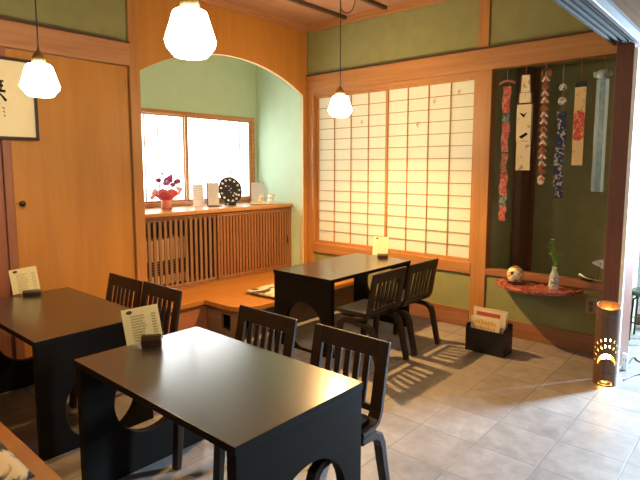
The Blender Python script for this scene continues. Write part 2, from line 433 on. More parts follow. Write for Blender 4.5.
# pale rim on the arch edge, painting window light on its thickness
bm = B(); rin = [(y, arch(y)) for y in ys] + [(4.91, arch(4.91) - 0.15 * q) for q in range(1, 15)] + [(4.91, 0.34)]
prev = None
for i, (y, z) in enumerate(rin):
    a = rin[max(0, i-1)]; c = rin[min(len(rin)-1, i+1)]
    if i > 40: ny, nz = -1, 0
    else:
        L = math.hypot(c[0]-a[0], c[1]-a[1]); ny, nz = (c[1]-a[1])/L, -(c[0]-a[0])/L
        if nz > 0: ny, nz = -ny, -nz
    r = [bm.verts.new((XW + dx, y + ny*t, z + nz*t)) for dx, t in ((0.003, 0.0), (0.003, 0.005), (-0.036, 0.005), (-0.036, 0.0))]
    if prev:
        for q in range(4): bm.faces.new((prev[q], prev[(q+1)%4], r[(q+1)%4], r[q]))
    else: bm.faces.new(r)
    prev = r
bm.faces.new(prev[::-1])
struct('trim_31', bm, M['lit_edge'])

# alcove shell
XB = -5.5
bm = boxes((XB - 0.08, XB, 2.5, 5.0, 0, 1.20), (XB - 0.08, XB, 2.5, 5.0, 2.33, 3.3), (XB - 0.08, XB, 4.875, 5.0, 1.20, 2.33),
           (XB - 0.08, XB, 2.5, 2.62, 1.20, 2.33), (XB, XW - 0.05, 4.925, 4.985, 0, 3.3), (XB, XW - 0.10, 2.5, 2.6, 0, 3.3),
           (XB, XW - 0.05, 2.5, 4.985, 3.3, 3.36))
struct('wall_alcove', bm, M['mint'])
# alcove window
y0, y1, z0, z1 = 2.62, 4.875, 1.20, 2.33
fw = boxes((XB - 0.07, XB + 0.02, y0, y1, z1 - 0.045, z1), (XB - 0.07, XB + 0.02, y0, y1, z0, z0 + 0.04),
           (XB - 0.07, XB + 0.02, y0, y0 + 0.05, z0 + 0.04, z1 - 0.045), (XB - 0.07, XB + 0.02, y1 - 0.05, y1, z0 + 0.04, z1 - 0.045))
win = struct('window_3', fw, M['counter'], bevel=0.004)
def sash(ya, yb, dx):
    s = 0.04
    f = obj('sash', boxes((XB + dx, XB + dx + 0.02, ya, ya + s, z0 + 0.04, z1 - 0.045), (XB + dx, XB + dx + 0.02, yb - s, yb, z0 + 0.04, z1 - 0.045),
                          (XB + dx, XB + dx + 0.02, ya + s, yb - s, z0 + 0.04, z0 + 0.065), (XB + dx, XB + dx + 0.02, ya + s, yb - s, z1 - 0.065, z1 - 0.045)), M['counter'], win)
    obj('pane', boxes((XB + dx + 0.007, XB + dx + 0.010, ya + s, yb - s, z0 + 0.065, z1 - 0.065)), M['window_paper'], f)
    bm = B(); n = 6  # muntins, and bars standing in for blurred shadows of an outside lattice
    for k in range(1, n):
        yy = ya + s + (yb - ya - 2*s) * k / n; box(bm, XB + dx + 0.010, XB + dx + 0.018, yy - 0.008, yy + 0.008, z0 + 0.065, z1 - 0.065)
    for k in (1, 2):
        zz = z0 + 0.065 + (z1 - z0 - 0.13) * k / 3; box(bm, XB + dx + 0.010, XB + dx + 0.015, ya + s, yb - s, zz - 0.004, zz + 0.004)
    obj('muntin_and_lattice_shadow', bm, plain('muntin_and_shadow_tone', (0.42, 0.28, 0.20), rough=0.6), f)
sash(y0 + 0.05, 3.79, -0.045); sash(3.76, y1 - 0.05, -0.018)

# raised wooden platform (alcove floor with a rounded end reaching into the room)
PZ = 0.33
def platform_outline(z, inset=0.0):
    o = []
    xe = -3.68 - inset; ye = 3.09 + inset; r = 0.26
    o += [(-5.48, 2.61, z), (-5.48, 4.92, z), (-4.66, 4.92, z), (XW + 0.005, 4.90, z), (XW + 0.005, 4.96, z), (xe, 4.96, z)]
    for k in range(0, 13):
        a = -(PI/2) * k / 12
        o.append((xe - r + r*math.cos(a), ye + r + r*math.sin(a), z))
    o += [(-4.26 - inset, ye, z), (-4.26 - inset, 2.67, z), (-4.72, 2.67, z), (-4.72, 2.61, z)]
    return o
bm = B(); slab_with_hole(bm, platform_outline(PZ), None, (0, 0, -0.045))
pf = obj('platform', bm, M['platform'], bevel=0.006); pf['kind'] = 'structure'
bm = boxes((-4.31, -4.285, 2.68, 3.135, 0.0, 0.285))
obj('riser', bm, M['riser'], pf)
# end board with a square vent, set back under the rounded end
bm = B(); slab_with_hole(bm, [(-4.285, 3.14, 0), (-3.80, 3.14, 0), (-3.80, 3.14, 0.285), (-4.285, 3.14, 0.285)],
                         [(-4.06, 3.14, 0.06), (-3.92, 3.14, 0.06), (-3.92, 3.14, 0.22), (-4.06, 3.14, 0.22)], (0, 0.025, 0))
obj('end_board', bm, M['riser_dark'], pf)
obj('side_board', boxes((-3.805, -3.78, 3.34, 4.96, 0.0, 0.285)), M['riser_dark'], pf)

# lattice cabinet in the alcove
cab = thing('lattice_cabinet', 'low built-in cabinet with sliding slatted doors under the alcove window', 'cabinet', (-4.83, 3.77, PZ))
def C_(x0, x1, y0, y1, z0, z1): return (x0 + 4.83, x1 + 4.83, y0 - 3.77, y1 - 3.77, z0 - PZ, z1 - PZ)
obj('counter_top', boxes(C_(-5.48, -4.80, 2.615, 4.92, 1.145, 1.185)), M['counter'], cab, bevel=0.004)
bm = boxes(C_(-5.47, -4.84, 4.90, 4.92, PZ, 1.145), C_(-4.88, -4.83, 4.87, 4.92, PZ, 1.145), C_(-4.88, -4.83, 2.615, 2.66, PZ, 1.145),
           C_(-4.88, -4.83, 2.66, 4.87, 1.115, 1.145), C_(-4.88, -4.83, 2.66, 4.87, PZ, PZ + 0.025), C_(-5.47, -4.88, 2.615, 2.63, PZ, 1.145),
           C_(-5.48, -5.46, 2.63, 4.90, PZ, 1.145))
obj('carcass', bm, M['lattice'], cab, bevel=0.003)
def slat_door(ya, yb, x, pitch, mat, backing):
    za, zb = PZ + 0.027, 1.113
    f = obj('sliding_door', boxes(C_(x - 0.02, x, ya, ya + 0.03, za, zb), C_(x - 0.02, x, yb - 0.03, yb, za, zb),
                       C_(x - 0.02, x, ya + 0.03, yb - 0.03, za, za + 0.03), C_(x - 0.02, x, ya + 0.03, yb - 0.03, zb - 0.025, zb)), mat, cab, bevel=0.002)
    bm = B(); n = int((yb - ya - 0.06) / pitch); p = (yb - ya - 0.06) / n
    for k in range(n):
        yy = ya + 0.03 + p * (k + 0.5)
        box(bm, *C_(x - 0.016, x - 0.002, yy - p * (0.26 if not backing else 0.33), yy + p * (0.26 if not backing else 0.33), za + 0.03, zb - 0.025))
    obj('slats', bm, mat, f)
    if backing:
        obj('backing_board', boxes(C_(x - 0.024, x - 0.020, ya + 0.01, yb - 0.01, za, zb)), M['lattice'], f)
        obj('finger_pull', boxes(C_(x, x + 0.004, yb - 0.028, yb - 0.006, 0.66, 0.76)), M['black'], f, bevel=0.001)
slat_door(2.662, 3.75, -4.856, 0.062, M['lattice_grey'], False)
slat_door(3.71, 4.868, -4.832, 0.046, M['lattice'], True)
# heater visible through the open slats
ht = thing('heater', 'beige heater with dark louvres behind the open slats of the alcove cabinet', 'heater', (-5.15, 3.08, PZ + 0.002))
obj('body', boxes((-0.16, 0.10, -0.38, 0.38, 0.03, 0.54)), plain('beige_enamel', (0.50, 0.34, 0.20), rough=0.5), ht, bevel=0.015)
obj('grille', boxes((0.101, 0.105, -0.35, 0.35, 0.14, 0.30)), M['black_matte'], ht)
bm = B()
for k in range(5): box(bm, 0.1055, 0.116, -0.34, 0.34, 0.155 + 0.03*k, 0.163 + 0.03*k)
obj('louvre', bm, M['lattice_grey'], ht)
obj('foot', boxes((-0.14, 0.08, -0.34, -0.28, 0, 0.0295)), M['black'], ht)
obj('foot', boxes((-0.14, 0.08, 0.28, 0.34, 0, 0.0295)), M['black'], ht)

# the other walls, out of frame or seen at the very edge
struct('wall_back', boxes((-4.7, 2.6, -2.5, -2.4, 0, HC)), M['cream_wall'])
struct('wall_right', boxes((2.45, 2.55, -2.4, 0.3, 0, 2.7), (2.45, 2.55, 2.9, 6.3, 0, 2.7), (2.45, 2.55, 0.3, 2.9, 0, 0.75), (2.45, 2.55, 0.3, 2.9, 2.25, 2.7)), M['cream_wall'])
wr = struct('window_4', boxes((2.46, 2.54, 0.3, 0.35, 0.75, 2.25), (2.46, 2.54, 2.85, 2.9, 0.75, 2.25), (2.46, 2.54, 0.35, 2.85, 0.75, 0.8), (2.46, 2.54, 0.35, 2.85, 2.2, 2.25), (2.47, 2.53, 1.58, 1.62, 0.8, 2.2)), M['post'])
obj('pane', boxes((2.495, 2.5, 0.35, 2.85, 0.8, 2.2)), M['glass'], wr)
struct('ceiling_entry', boxes((-0.84, 2.6, -2.5, 6.5, 2.655, 2.72)), wood('entry_ceiling_wood', (0.10, 0.055, 0.03), (0.15, 0.085, 0.05), along='y', rough=0.95, spec=0.02))

# entrance front: wooden frame with large glass panes
YE = 6.3
struct('wall_entrance', boxes((-2.2, 2.5, YE, YE + 0.1, 2.45, HC), (-2.2, -1.42, YE, YE + 0.1, 0, 2.45)), M['cream_wall'])
g = 0
for i, (xa, xb) in enumerate(((-1.42, -0.42), (-0.42, 0.58), (0.58, 1.52), (1.52, 2.45))):
    s = 0.05
    f = struct('door_%d' % (3 + i), boxes((xa, xa + s, YE + 0.02, YE + 0.06, 0.0, 2.45), (xb - s, xb, YE + 0.02, YE + 0.06, 0.0, 2.45),
               (xa + s, xb - s, YE + 0.02, YE + 0.06, 0.0, 0.10), (xa + s, xb - s, YE + 0.02, YE + 0.06, 2.38, 2.45),
               (xa + s, xb - s, YE + 0.03, YE + 0.05, 0.36, 0.385)), M['post'], bevel=0.003)
    obj('pane', boxes((xa + s, xb - s, YE + 0.036, YE + 0.042, 0.10, 2.38)), M['glass'], f)
struct('ground_outside', boxes((-4.0, 5.0, 6.4, 12.0, -0.12, -0.02)), M['concrete'])

# ------------------------------------------------------------------ tables
def circle_pts(c1, c2, r, fn, n=48):
    return [fn(c1 + r*math.cos(2*PI*k/n), c2 + r*math.sin(2*PI*k/n)) for k in range(n)]
def table(label, loc, rotz, L, W, zc_a, zc_b):
    """long axis x; end panels pierced by round openings at heights zc_a (-x end) and zc_b (+x end)"""
    t = thing('dining_table', label, 'table', loc, rotz)
    H = 0.70
    tt_ = obj('tabletop', boxes((-L/2, L/2, -W/2, W/2, H - 0.032, H)), [M['tabletop'], M['lacquer']], t, bevel=0.002)
    for p in tt_.data.polygons:
        if abs(p.normal.z) < 0.5: p.material_index = 1
    for s, zc in ((-1, zc_a), (1, zc_b)):
        x0 = s * (L/2 - 0.004); hw = W/2 - 0.006
        bm = B(); slab_with_hole(bm, [(x0, -hw, 0), (x0, hw, 0), (x0, hw, H - 0.0325), (x0, -hw, H - 0.0325)],
                                 circle_pts(0.02, zc, 0.228 if zc < 0.3 else 0.213, lambda a, b: (x0, a, b)), (-s * 0.05, 0, 0))
        obj('end_panel', bm, M['lacquer'], t, bevel=0.002)
    obj('stretcher', boxes((-L/2 + 0.056, L/2 - 0.056, -0.012, 0.012, H - 0.11, H - 0.033)), M['lacquer'], t)
    return t
T1 = (-1.957, 1.442, 0); TL = (-3.622, 1.400, 0); T2 = (-3.165, 3.985, 0)
table('dark lacquered table in the foreground, its top mirroring the alcove window', T1, 0, 1.25, 0.735, 0.415, 0.238)
table('dark table against the orange wood wall, at the left edge', TL, 0, 1.236, 0.71, 0.415, 0.238)
table('dark table beside the shoji screens, behind the rounded wooden platform', T2, -PI/2, 1.29, 0.71, 0.415, 0.222)

# ------------------------------------------------------------------ chairs
def make_chair(label, pad, front_y=-0.28):
    t = thing('dining_chair', label, 'chair')
    Wd = 0.48
    # bentwood side posts run from under the seat round a bend and up the back
    path = [(0.03, 0.415), (0.06, 0.415), (0.12, 0.42), (0.158, 0.44), (0.178, 0.48), (0.192, 0.56), (0.208, 0.65), (0.226, 0.74), (0.240, 0.812)]
    for s in (-1, 1):
        bm = B(); sweep(bm, path, 0.064, [0.022, 0.024, 0.026, 0.028, 0.028, 0.026, 0.024, 0.022, 0.020], s * (Wd/2 - 0.032))
        obj('side_post', bm, M['chairwood'], t, bevel=0.004)
    bm = B(); sweep(bm, [(0.2225, 0.725), (0.232, 0.77), (0.240, 0.812)], Wd - 0.129, 0.02)
    obj('top_rail', bm, M['chairwood'], t, bevel=0.004)
    bm = B(); sweep(bm, [(0.175, 0.468), (0.180, 0.50)], Wd - 0.129, 0.02)
    obj('lower_rail', bm, M['chairwood'], t, bevel=0.003)
    n = 5
    for k in range(n):
        x = (k - (n-1)/2) * 0.060
        bm = B(); sweep(bm, [(0.1805, 0.502), (0.192, 0.56), (0.208, 0.65), (0.222, 0.7235)], 0.033, 0.014, x)
        obj('back_slat', bm, M['chairwood'], t, bevel=0.002)
    # seat pad
    bm = B(); box(bm, -0.20, 0.20, front_y, 0.135, 0.430, 0.468)
    obj('seat_pad', bm, pad, t, bevel=0.014, seg=3)
    bm = B(); box(bm, -0.16, 0.16, front_y + 0.03, 0.11, 0.398, 0.4285)
    obj('seat_frame', bm, M['chairwood'], t, bevel=0.004)
    # bent legs, rounded where they leave the seat
    rear = [(0.041, 0.372), (0.09, 0.374), (0.15, 0.368), (0.19, 0.345), (0.212, 0.30), (0.232, 0.20), (0.255, 0.10), (0.278, 0.0)]
    f = front_y
    front = [(0.04, 0.372), (f + 0.14, 0.374), (f + 0.07, 0.366), (f + 0.035, 0.34), (f + 0.02, 0.29), (f + 0.012, 0.18), (f + 0.004, 0.08), (f - 0.004, 0.0)]
    for s in (-1, 1):
        for pth in (rear, front):
            bm = B(); sweep(bm, pth, 0.048, [0.034, 0.038, 0.042, 0.046, 0.044, 0.040, 0.038, 0.036], s * (0.180 if pth is front else 0.206))
            obj('leg', bm, M['chairwood'], t, bevel=0.006)
    return t
G = 'slat-backed dining chairs'
ch = make_chair('dark slat-back chair at foreground table, nearer one beside the table corner', M['seatpad'])
ch.location = (-1.598, 1.82, 0); ch['group'] = G
dup(ch, (-2.205, 1.80, 0), 0, 'dark slat-back chair behind foreground table, between menu card and nearer chair', G)
dup(ch, (-3.270, 1.768, 0), 0, 'dark slat-back chair directly behind the foreground table\'s menu card', G)
dup(ch, (-3.756, 1.75, 0), 0, 'dark slat-back chair against the left wood wall, farthest left of all chairs', G)
ch2 = make_chair('dark slat-back chair at the far table before the shoji, nearer of its two', M['seatpad'], -0.175)
ch2.location = (-2.595, 3.565, 0); ch2.rotation_euler = (0, 0, -PI/2); ch2['group'] = G
dup(ch2, (-2.590, 4.11, 0), -PI/2, 'dark slat-back chair at the far table, the one closest to the shoji wall', G)

# bench along the near side of the two left tables
be = thing('wooden_bench', 'orange wooden bench in the bottom left corner, below the dark tables', 'bench', (-2.95, 0.50, 0))
obj('seat', boxes((-1.6, 1.5, -0.24, 0.305, 0.355, 0.40)), M['bench'], be, bevel=0.006)
obj('front_board', boxes((-1.56, 1.46, 0.16, 0.185, 0.0, 0.3545)), M['bench'], be)
obj('end_board', boxes((1.435, 1.46, -0.2, 0.159, 0.0, 0.3545)), M['bench'], be)
obj('end_board', boxes((-1.56, -1.535, -0.2, 0.159, 0.0, 0.3545)), M['bench'], be)

# ------------------------------------------------------------------ cushions
def cushion(label, loc, rotz, sx, sy, h, mats, group=None):
    bm = B(); n = 16
    top, bot = [], []
    def z(u, v):
        e = (1 - abs(u)**4) * (1 - abs(v)**4)
        return h * 0.5 * max(e, 0)**0.5
    for sgn, store in ((1, top), (-1, bot)):
        for i in range(n+1):
            row = []
            for j in range(n+1):
                u, v = 2*i/n - 1, 2*j/n - 1
                row.append(bm.verts.new((u*sx/2, v*sy/2, h/2 + sgn * z(u, v))))
            store.append(row)
    for st in (top, bot):
        for i in range(n):
            for j in range(n): bm.faces.new((st[i][j], st[i+1][j], st[i+1][j+1], st[i][j+1]))
    bmesh.ops.remove_doubles(bm, verts=bm.verts, dist=1e-5)
    o = obj('floor_cushion', bm, mats, smooth=True)
    o.rotation_euler = (0, 0, rotz)
    return tag(o, label, 'cushion', group, loc)
M['zab'] = cloth2('black_cream_brush_print', (0.03, 0.028, 0.03), (0.62, 0.53, 0.36), 4.2, 0.47)
cushion('black and cream cushion on the rounded platform beside the far table', (-3.93, 3.76, PZ + 0.001), 0.05, 0.46, 0.46, 0.055, M['zab'])
cushion('black and cream cushion on the orange bench, bottom left corner', (-2.36, 0.50, 0.401), 0.0, 0.44, 0.44, 0.055, M['zab'])

# ------------------------------------------------------------------ pendant lamps
def pendant(label, loc, swag):
    t = thing('pendant_lamp', label, 'lamp', loc, 0, 'milk glass pendant lamps')
    # origin at the middle of the shade
    bm = B(); lathe(bm, [(0.03, 0.093), (0.066, 0.089), (0.076, 0.077), (0.087, 0.042), (0.114, -0.042), (0.108, -0.060), (0.076, -0.098), (0.070, -0.103)], 10, cap=False)
    obj('lamp_shade', bm, M['lamp_glass'], t)
    bm = B(); lathe(bm, [(0.042, 0.0935), (0.040, 0.130), (0.020, 0.160), (0.010, 0.172), (0.008, 0.185)], 20)
    obj('cap', bm, M['brass'], t, smooth=True)
    top = HC - loc[2]
    d = bpy.data.lights.new('bulb', 'POINT'); d.energy = 225 if swag else 34; d.color = (1.0, 0.56, 0.18); d.shadow_soft_size = 0.022
    lb = bpy.data.objects.new('bulb', d); COL.objects.link(lb); lb.parent = t; lb.location = (0, 0, -0.062)
    bm = B(); tube(bm, [(0, 0, 0.185), (0, 0, (0.185 + top)/2), (0, 0, top - 0.03)], 0.0045, 8)
    obj('cord', bm, M['black'], t, smooth=True)
    bm = B(); lathe(bm, [(0.02, top - 0.03), (0.045, top - 0.02), (0.05, top - 0.001)], 20)
    obj('ceiling_rose', bm, M['batten_and_gap'], t, smooth=True)
    if swag:
        bm = B(); dx, dy = 0.11, 0.095
        tube(bm, [(0.006, 0, 0.875), (0.03, 0.02, 0.845), (0.06, 0.045, 0.84), (0.085, 0.07, 0.87), (0.10, 0.085, 0.93), (dx, dy, 1.03), (dx, dy, top - 0.002)], 0.0035, 8)
        obj('slack_cord', bm, M['black'], t, smooth=True)
pendant('glowing milk glass pendant lamp above the foreground table, before the arch', (-1.965, 1.385, 2.235), False)
pendant('glowing milk glass pendant lamp at left, beside the framed calligraphy', (-3.50, 1.345, 2.198), False)
pendant('glowing milk glass pendant lamp in front of the shoji, smallest of the three', (-3.165, 3.89, 2.235), True)

# ------------------------------------------------------------------ menu cards
def menu(label, loc, rotz, w_, h_, roll, lean, hold, cardmat, rows, group='menu cards on the tables'):
    t = thing('menu_stand', label, 'menu', loc, rotz, group)
    hx, hy, hh = hold
    bm = B(); sweep(bm, [(-hy/2, 0.0), (-hy/2 + 0.003, hh*0.55), (-hy*0.25, hh*0.92), (0, hh), (hy*0.25, hh*0.92), (hy/2 - 0.003, hh*0.55), (hy/2, 0.0)], hx, 0.004)
    bm.free(); bm = B()
    prof = [(-hy/2, 0), (-hy/2, hh*0.6), (-hy*0.3, hh*0.93), (0, hh), (hy*0.3, hh*0.93), (hy/2, hh*0.6), (hy/2, 0)]
    a = [bm.verts.new((-hx/2, p[0], p[1])) for p in prof]; b_ = [bm.verts.new((hx/2, p[0], p[1])) for p in prof]
    bm.faces.new(a); bm.faces.new(b_[::-1])
    for i in range(7): bm.faces.new((a[i], b_[i], b_[(i+1)%7], a[(i+1)%7]))
    obj('holder', bm, M['holder'], t, bevel=0.002)
    # card plane: x across, z up, seen from -y
    mt = Matrix.Translation((-0.020, 0.004, 0.006)) @ Matrix.Rotation(-lean, 4, 'X') @ Matrix.Rotation(roll, 4, 'Y')
    bm = B(); box(bm, -w_/2 - 0.012, w_/2 - 0.012, -0.002, 0.0, 0.016, h_ + 0.016, mt)
    card = obj('card', bm, cardmat, t)
    bm = B(); 
    cx = -w_/2 + 0.028
    vv = [bm.verts.new(mt @ Vector((cx + 0.016*math.cos(a_), -0.0026, h_ - 0.004 + 0.010*math.sin(a_)))) for a_ in [2*PI*q/20 for q in range(20)]]
    f = bm.faces.new(vv); e = bmesh.ops.extrude_face_region(bm, geom=[f]); bmesh.ops.translate(bm, vec=(0, 0.0005, 0), verts=[g_ for g_ in e['geom'] if isinstance(g_, bmesh.types.BMVert)])
    obj('logo', bm, M['ink'], card)
    # rows of small brushed characters, in two columns (dish and price)
    rnd = random.Random(int(abs(loc[0])*100)); bm = B()
    for r in range(rows):
        z = h_ - 0.030 - r * (h_ - 0.045) / rows
        x = -w_/2 + 0.030; xe = -w_/2 + 0.030 + rnd.uniform(0.055, 0.078)
        while x < xe:
            wd = rnd.uniform(0.004, 0.006)
            for q in range(2):
                box(bm, x, x + wd, -0.0026, -0.0021, z + 0.0035*q - 0.001, z + 0.0035*q + 0.0004, mt)
            box(bm, x + wd*0.4, x + wd*0.4 + 0.0012, -0.0026, -0.0021, z - 0.003, z + 0.005, mt)
            x += wd + 0.0022
        x = w_/2 - 0.052
        for q in range(4):
            box(bm, x, x + 0.0038, -0.0026, -0.0021, z - 0.003, z - 0.0018, mt); box(bm, x, x + 0.0012, -0.0026, -0.0021, z - 0.003, z + 0.004, mt)
            box(bm, x + 0.0026, x + 0.0038, -0.0026, -0.0021, z - 0.003, z + 0.004, mt)
            x += 0.0058
    obj('lettering', bm, M['ink'] if rows > 9 else M['ink_soft'], card)
menu('pale yellow menu card in dark holder on the foreground table', (-2.475, 1.445, 0.7005), math.radians(52), 0.190, 0.190, math.radians(-9), math.radians(8), (0.10, 0.05, 0.062), M['menu'], 10)
menu('pale yellow menu card in flat holder on the table at left edge', (-4.175, 1.46, 0.7005), math.radians(62), 0.185, 0.185, math.radians(-8), math.radians(8), (0.12, 0.05, 0.038), M['menu'], 9)
menu('ivory menu card standing on the far table before the shoji', (-3.12, 4.565, 0.7005), math.radians(35), 0.16, 0.20, math.radians(4), math.radians(10), (0.11, 0.05, 0.045), M['menu_white'], 8)

# ------------------------------------------------------------------ framed calligraphy on the left wall
fr = thing('calligraphy_frame', 'black framed calligraphy on cream paper hanging at upper left wall', 'picture', (XW + 0.014, 1.20, 2.19))
hw, hh = 0.525, 0.315
obj('frame', boxes((0, 0.025, -hw, hw, hh - 0.022, hh), (0, 0.025, -hw, hw, -hh, -hh + 0.022), (0, 0.025, -hw, -hw + 0.022, -hh + 0.022, hh - 0.022), (0, 0.025, hw - 0.022, hw, -hh + 0.022, hh - 0.022)), M['frame_black'], fr, bevel=0.002)
obj('paper', boxes((0.002, 0.010, -hw + 0.022, hw - 0.022, -hh + 0.022, hh - 0.022)), M['mat_paper'], fr)
bm = B()
def stroke(y0_, z0_, y1_, z1_, t0, t1):
    d = Vector((0, y1_ - y0_, z1_ - z0_)); n = Vector((0, -d.z, d.y)).normalized()
    a, b_ = Vector((0.0108, y0_, z0_)), Vector((0.0108, y1_, z1_)); m_ = (a + b_)/2 + n*0.004
    vv = [bm.verts.new(p) for p in (a - n*t0, m_ - n*(t0+t1)/2, b_ - n*t1, b_ + n*t1, m_ + n*(t0+t1)/2, a + n*t0)]
    bm.faces.new(vv)
for (cy, cz, s) in ((0.235, 0.055, 1.0), (0.0, 0.05, 1.0), (-0.235, 0.05, 1.0)):
    for a in ((-.07, .07, .055, .075, .010, .007), (-.06, .035, .05, .04, .006, .009), (0, .10, -.005, -.07, .009, .006), (-.075, -.01, .065, .0, .008, .010),
              (-.01, -.01, -.07, -.08, .009, .003), (.01, -.01, .065, -.075, .005, .011), (.035, .07, .03, .0, .007, .005)):
        stroke(cy + a[0]*s, cz + a[1]*s, cy + a[2]*s, cz + a[3]*s, a[4], a[5])
for q in range(3): stroke(0.27 + 0.003*q, -0.07 - 0.028*q, 0.285, -0.085 - 0.028*q, 0.004, 0.003)
obj('brushwork', bm, M['black_matte'], fr)

# ------------------------------------------------------------------ things on the alcove counter
CZ = 1.1855
# bouquet in pink wrapping
bq = thing('flower_bouquet', 'pink wrapped flower arrangement on the alcove counter, left end', 'flowers', (-5.18, 3.27, CZ))
bm = B()
prof = [(0.055, 0.0), (0.06, 0.03), (0.055, 0.10), (0.05, 0.115)]
lathe(bm, prof, 20)
obj('pot', bm, plain('red_pot', (0.66, 0.22, 0.16), rough=0.4), bq, smooth=True)
bm = B(); n = 28; rings = []
for r0, z in ((0.055, 0.105), (0.10, 0.14), (0.125, 0.18), (0.125, 0.215)):
    rings.append([bm.verts.new((math.cos(2*PI*k/n)*r0*(1 + 0.10*math.sin(5*2*PI*k/n + z*20)), math.sin(2*PI*k/n)*r0*(1 + 0.10*math.sin(5*2*PI*k/n)), z + 0.02*math.sin(7*2*PI*k/n)*(r0 > 0.1))) for k in range(n)])
for i in range(3):
    for k in range(n): bm.faces.new((rings[i][k], rings[i][(k+1)%n], rings[i+1][(k+1)%n], rings[i+1][k]))
bm.faces.new(rings[0])
wo = obj('wrapping_paper', bm, plain('coral_red_wrapping', (0.62, 0.09, 0.12), rough=0.5), bq, smooth=True)
s_ = wo.modifiers.new('solid', 'SOLIDIFY'); s_.thickness = 0.003
for (yy, zz, ry) in ((-0.155, 0.205, 0.7), (0.165, 0.225, -0.8), (-0.17, 0.15, 0.3), (0.14, 0.175, -0.2)):
    bm = B()
    for a in range(3):
        m4 = Matrix.Translation((0.01*a, yy, zz)) @ Matrix.Rotation(ry + a*0.35, 4, 'X')
        c = [bm.verts.new(m4 @ Vector(p)) for p in ((0, -0.055, 0), (0.01, 0, 0.028), (0, 0.055, 0.005), (-0.01, 0, -0.025))]
        bm.faces.new(c)
    e = bmesh.ops.extrude_face_region(bm, geom=list(bm.faces)); bmesh.ops.translate(bm, vec=(0.002, 0, 0), verts=[q for q in e['geom'] if isinstance(q, bmesh.types.BMVert)])
    obj('ribbon', bm, plain('pale_pink_ribbon', (0.88, 0.55, 0.50), rough=0.5), bq)
cols = {'magenta': plain('magenta_petals', (0.46, 0.05, 0.22), rough=0.7, var=0.2), 'mauve': plain('mauve_petals', (0.42, 0.16, 0.42), rough=0.7, var=0.2), 'dusk': plain('dusky_red_petals', (0.34, 0.04, 0.10), rough=0.7, var=0.2)}
for (yy, zz, xx, r, c) in ((-0.11, 0.30, 0.03, 0.030, 'dusk'), (0.0, 0.30, 0.05, 0.045, 'magenta'), (0.05, 0.325, 0.0, 0.032, 'magenta'), (-0.045, 0.27, 0.08, 0.036, 'mauve'), (0.125, 0.285, 0.04, 0.036, 'dusk'), (0.03, 0.25, 0.10, 0.03, 'mauve'), (-0.03, 0.37, -0.02, 0.016, 'dusk'), (0.08, 0.345, -0.02, 0.02, 'magenta')):
    bm = B()
    r *= 1.15
    for k in range(16):
        zz_ = 1 - 2*(k + 0.5)/16; rr_ = math.sqrt(1 - zz_*zz_); a = k*2.4
        ball(bm, (xx + math.cos(a)*rr_*r*0.6, yy + math.sin(a)*rr_*r*0.62, zz + 0.03 + zz_*r*0.5), r*0.42, 1, 1, 0.8, 8, 6)
    obj('blossom', bm, cols[c], bq, smooth=True)
bm = B()
for (yy, zz, xx) in ((-0.11, 0.29, 0.03), (0.0, 0.28, 0.05), (0.05, 0.31, 0.0), (-0.045, 0.25, 0.08), (0.125, 0.27, 0.04), (-0.03, 0.36, -0.02), (0.08, 0.33, -0.02)):
    tube(bm, [(0, 0, 0.10), (xx*0.6, yy*0.5, 0.2), (xx, yy, zz)], 0.003, 6)
obj('stems', bm, plain('stem_green', (0.10, 0.22, 0.06)), bq)

def stand_card(label, loc, rotz, w_, h_, m, basem, spine=False):
    t = thing('card_stand', label, 'card', loc, rotz)
    mt = Matrix.Rotation(math.radians(-8), 4, 'X')
    bm = B(); box(bm, -w_/2, w_/2, -0.003, 0.003, 0.012, h_, mt)
    c = obj('card', bm, m, t)
    obj('base', boxes((-w_/2 - 0.01, w_/2 + 0.02, -0.045, 0.045, 0.0, 0.011)), basem, t, bevel=0.002)
    if spine:
        bm = B(); box(bm, -w_/2 - 0.012, -w_/2 - 0.001, -0.006, 0.006, 0.012, h_, mt)
        obj('spine', bm, M['black'], t)
    bm = B()
    for r in range(7):
        box(bm, -w_/2 + 0.02, w_/2 - 0.02 - 0.01*(r % 3), -0.0036, -0.0031, h_ - 0.03 - 0.026*r, h_ - 0.026 - 0.026*r, mt)
    obj('lettering', bm, plain('pale_grey_print', (0.45, 0.45, 0.44)), c)
stand_card('grey printed card with a black base on the alcove counter, beside the bouquet', (-5.17, 3.92, CZ), math.radians(62), 0.135, 0.29, plain('light_grey_card', (0.66, 0.66, 0.68), rough=0.6), M['black'], True)
stand_card('pale grey card standing at the right end of the alcove counter', (-5.33, 4.78, CZ), math.radians(55), 0.17, 0.27, plain('pale_grey_card', (0.58, 0.57, 0.54), rough=0.6), M['white'])
stand_card('blank white card against the alcove window, between bouquet and grey card', (-5.36, 3.84, CZ), math.radians(75), 0.14, 0.27, plain('warm_white_card', (0.86, 0.78, 0.68), rough=0.6), M['white'])

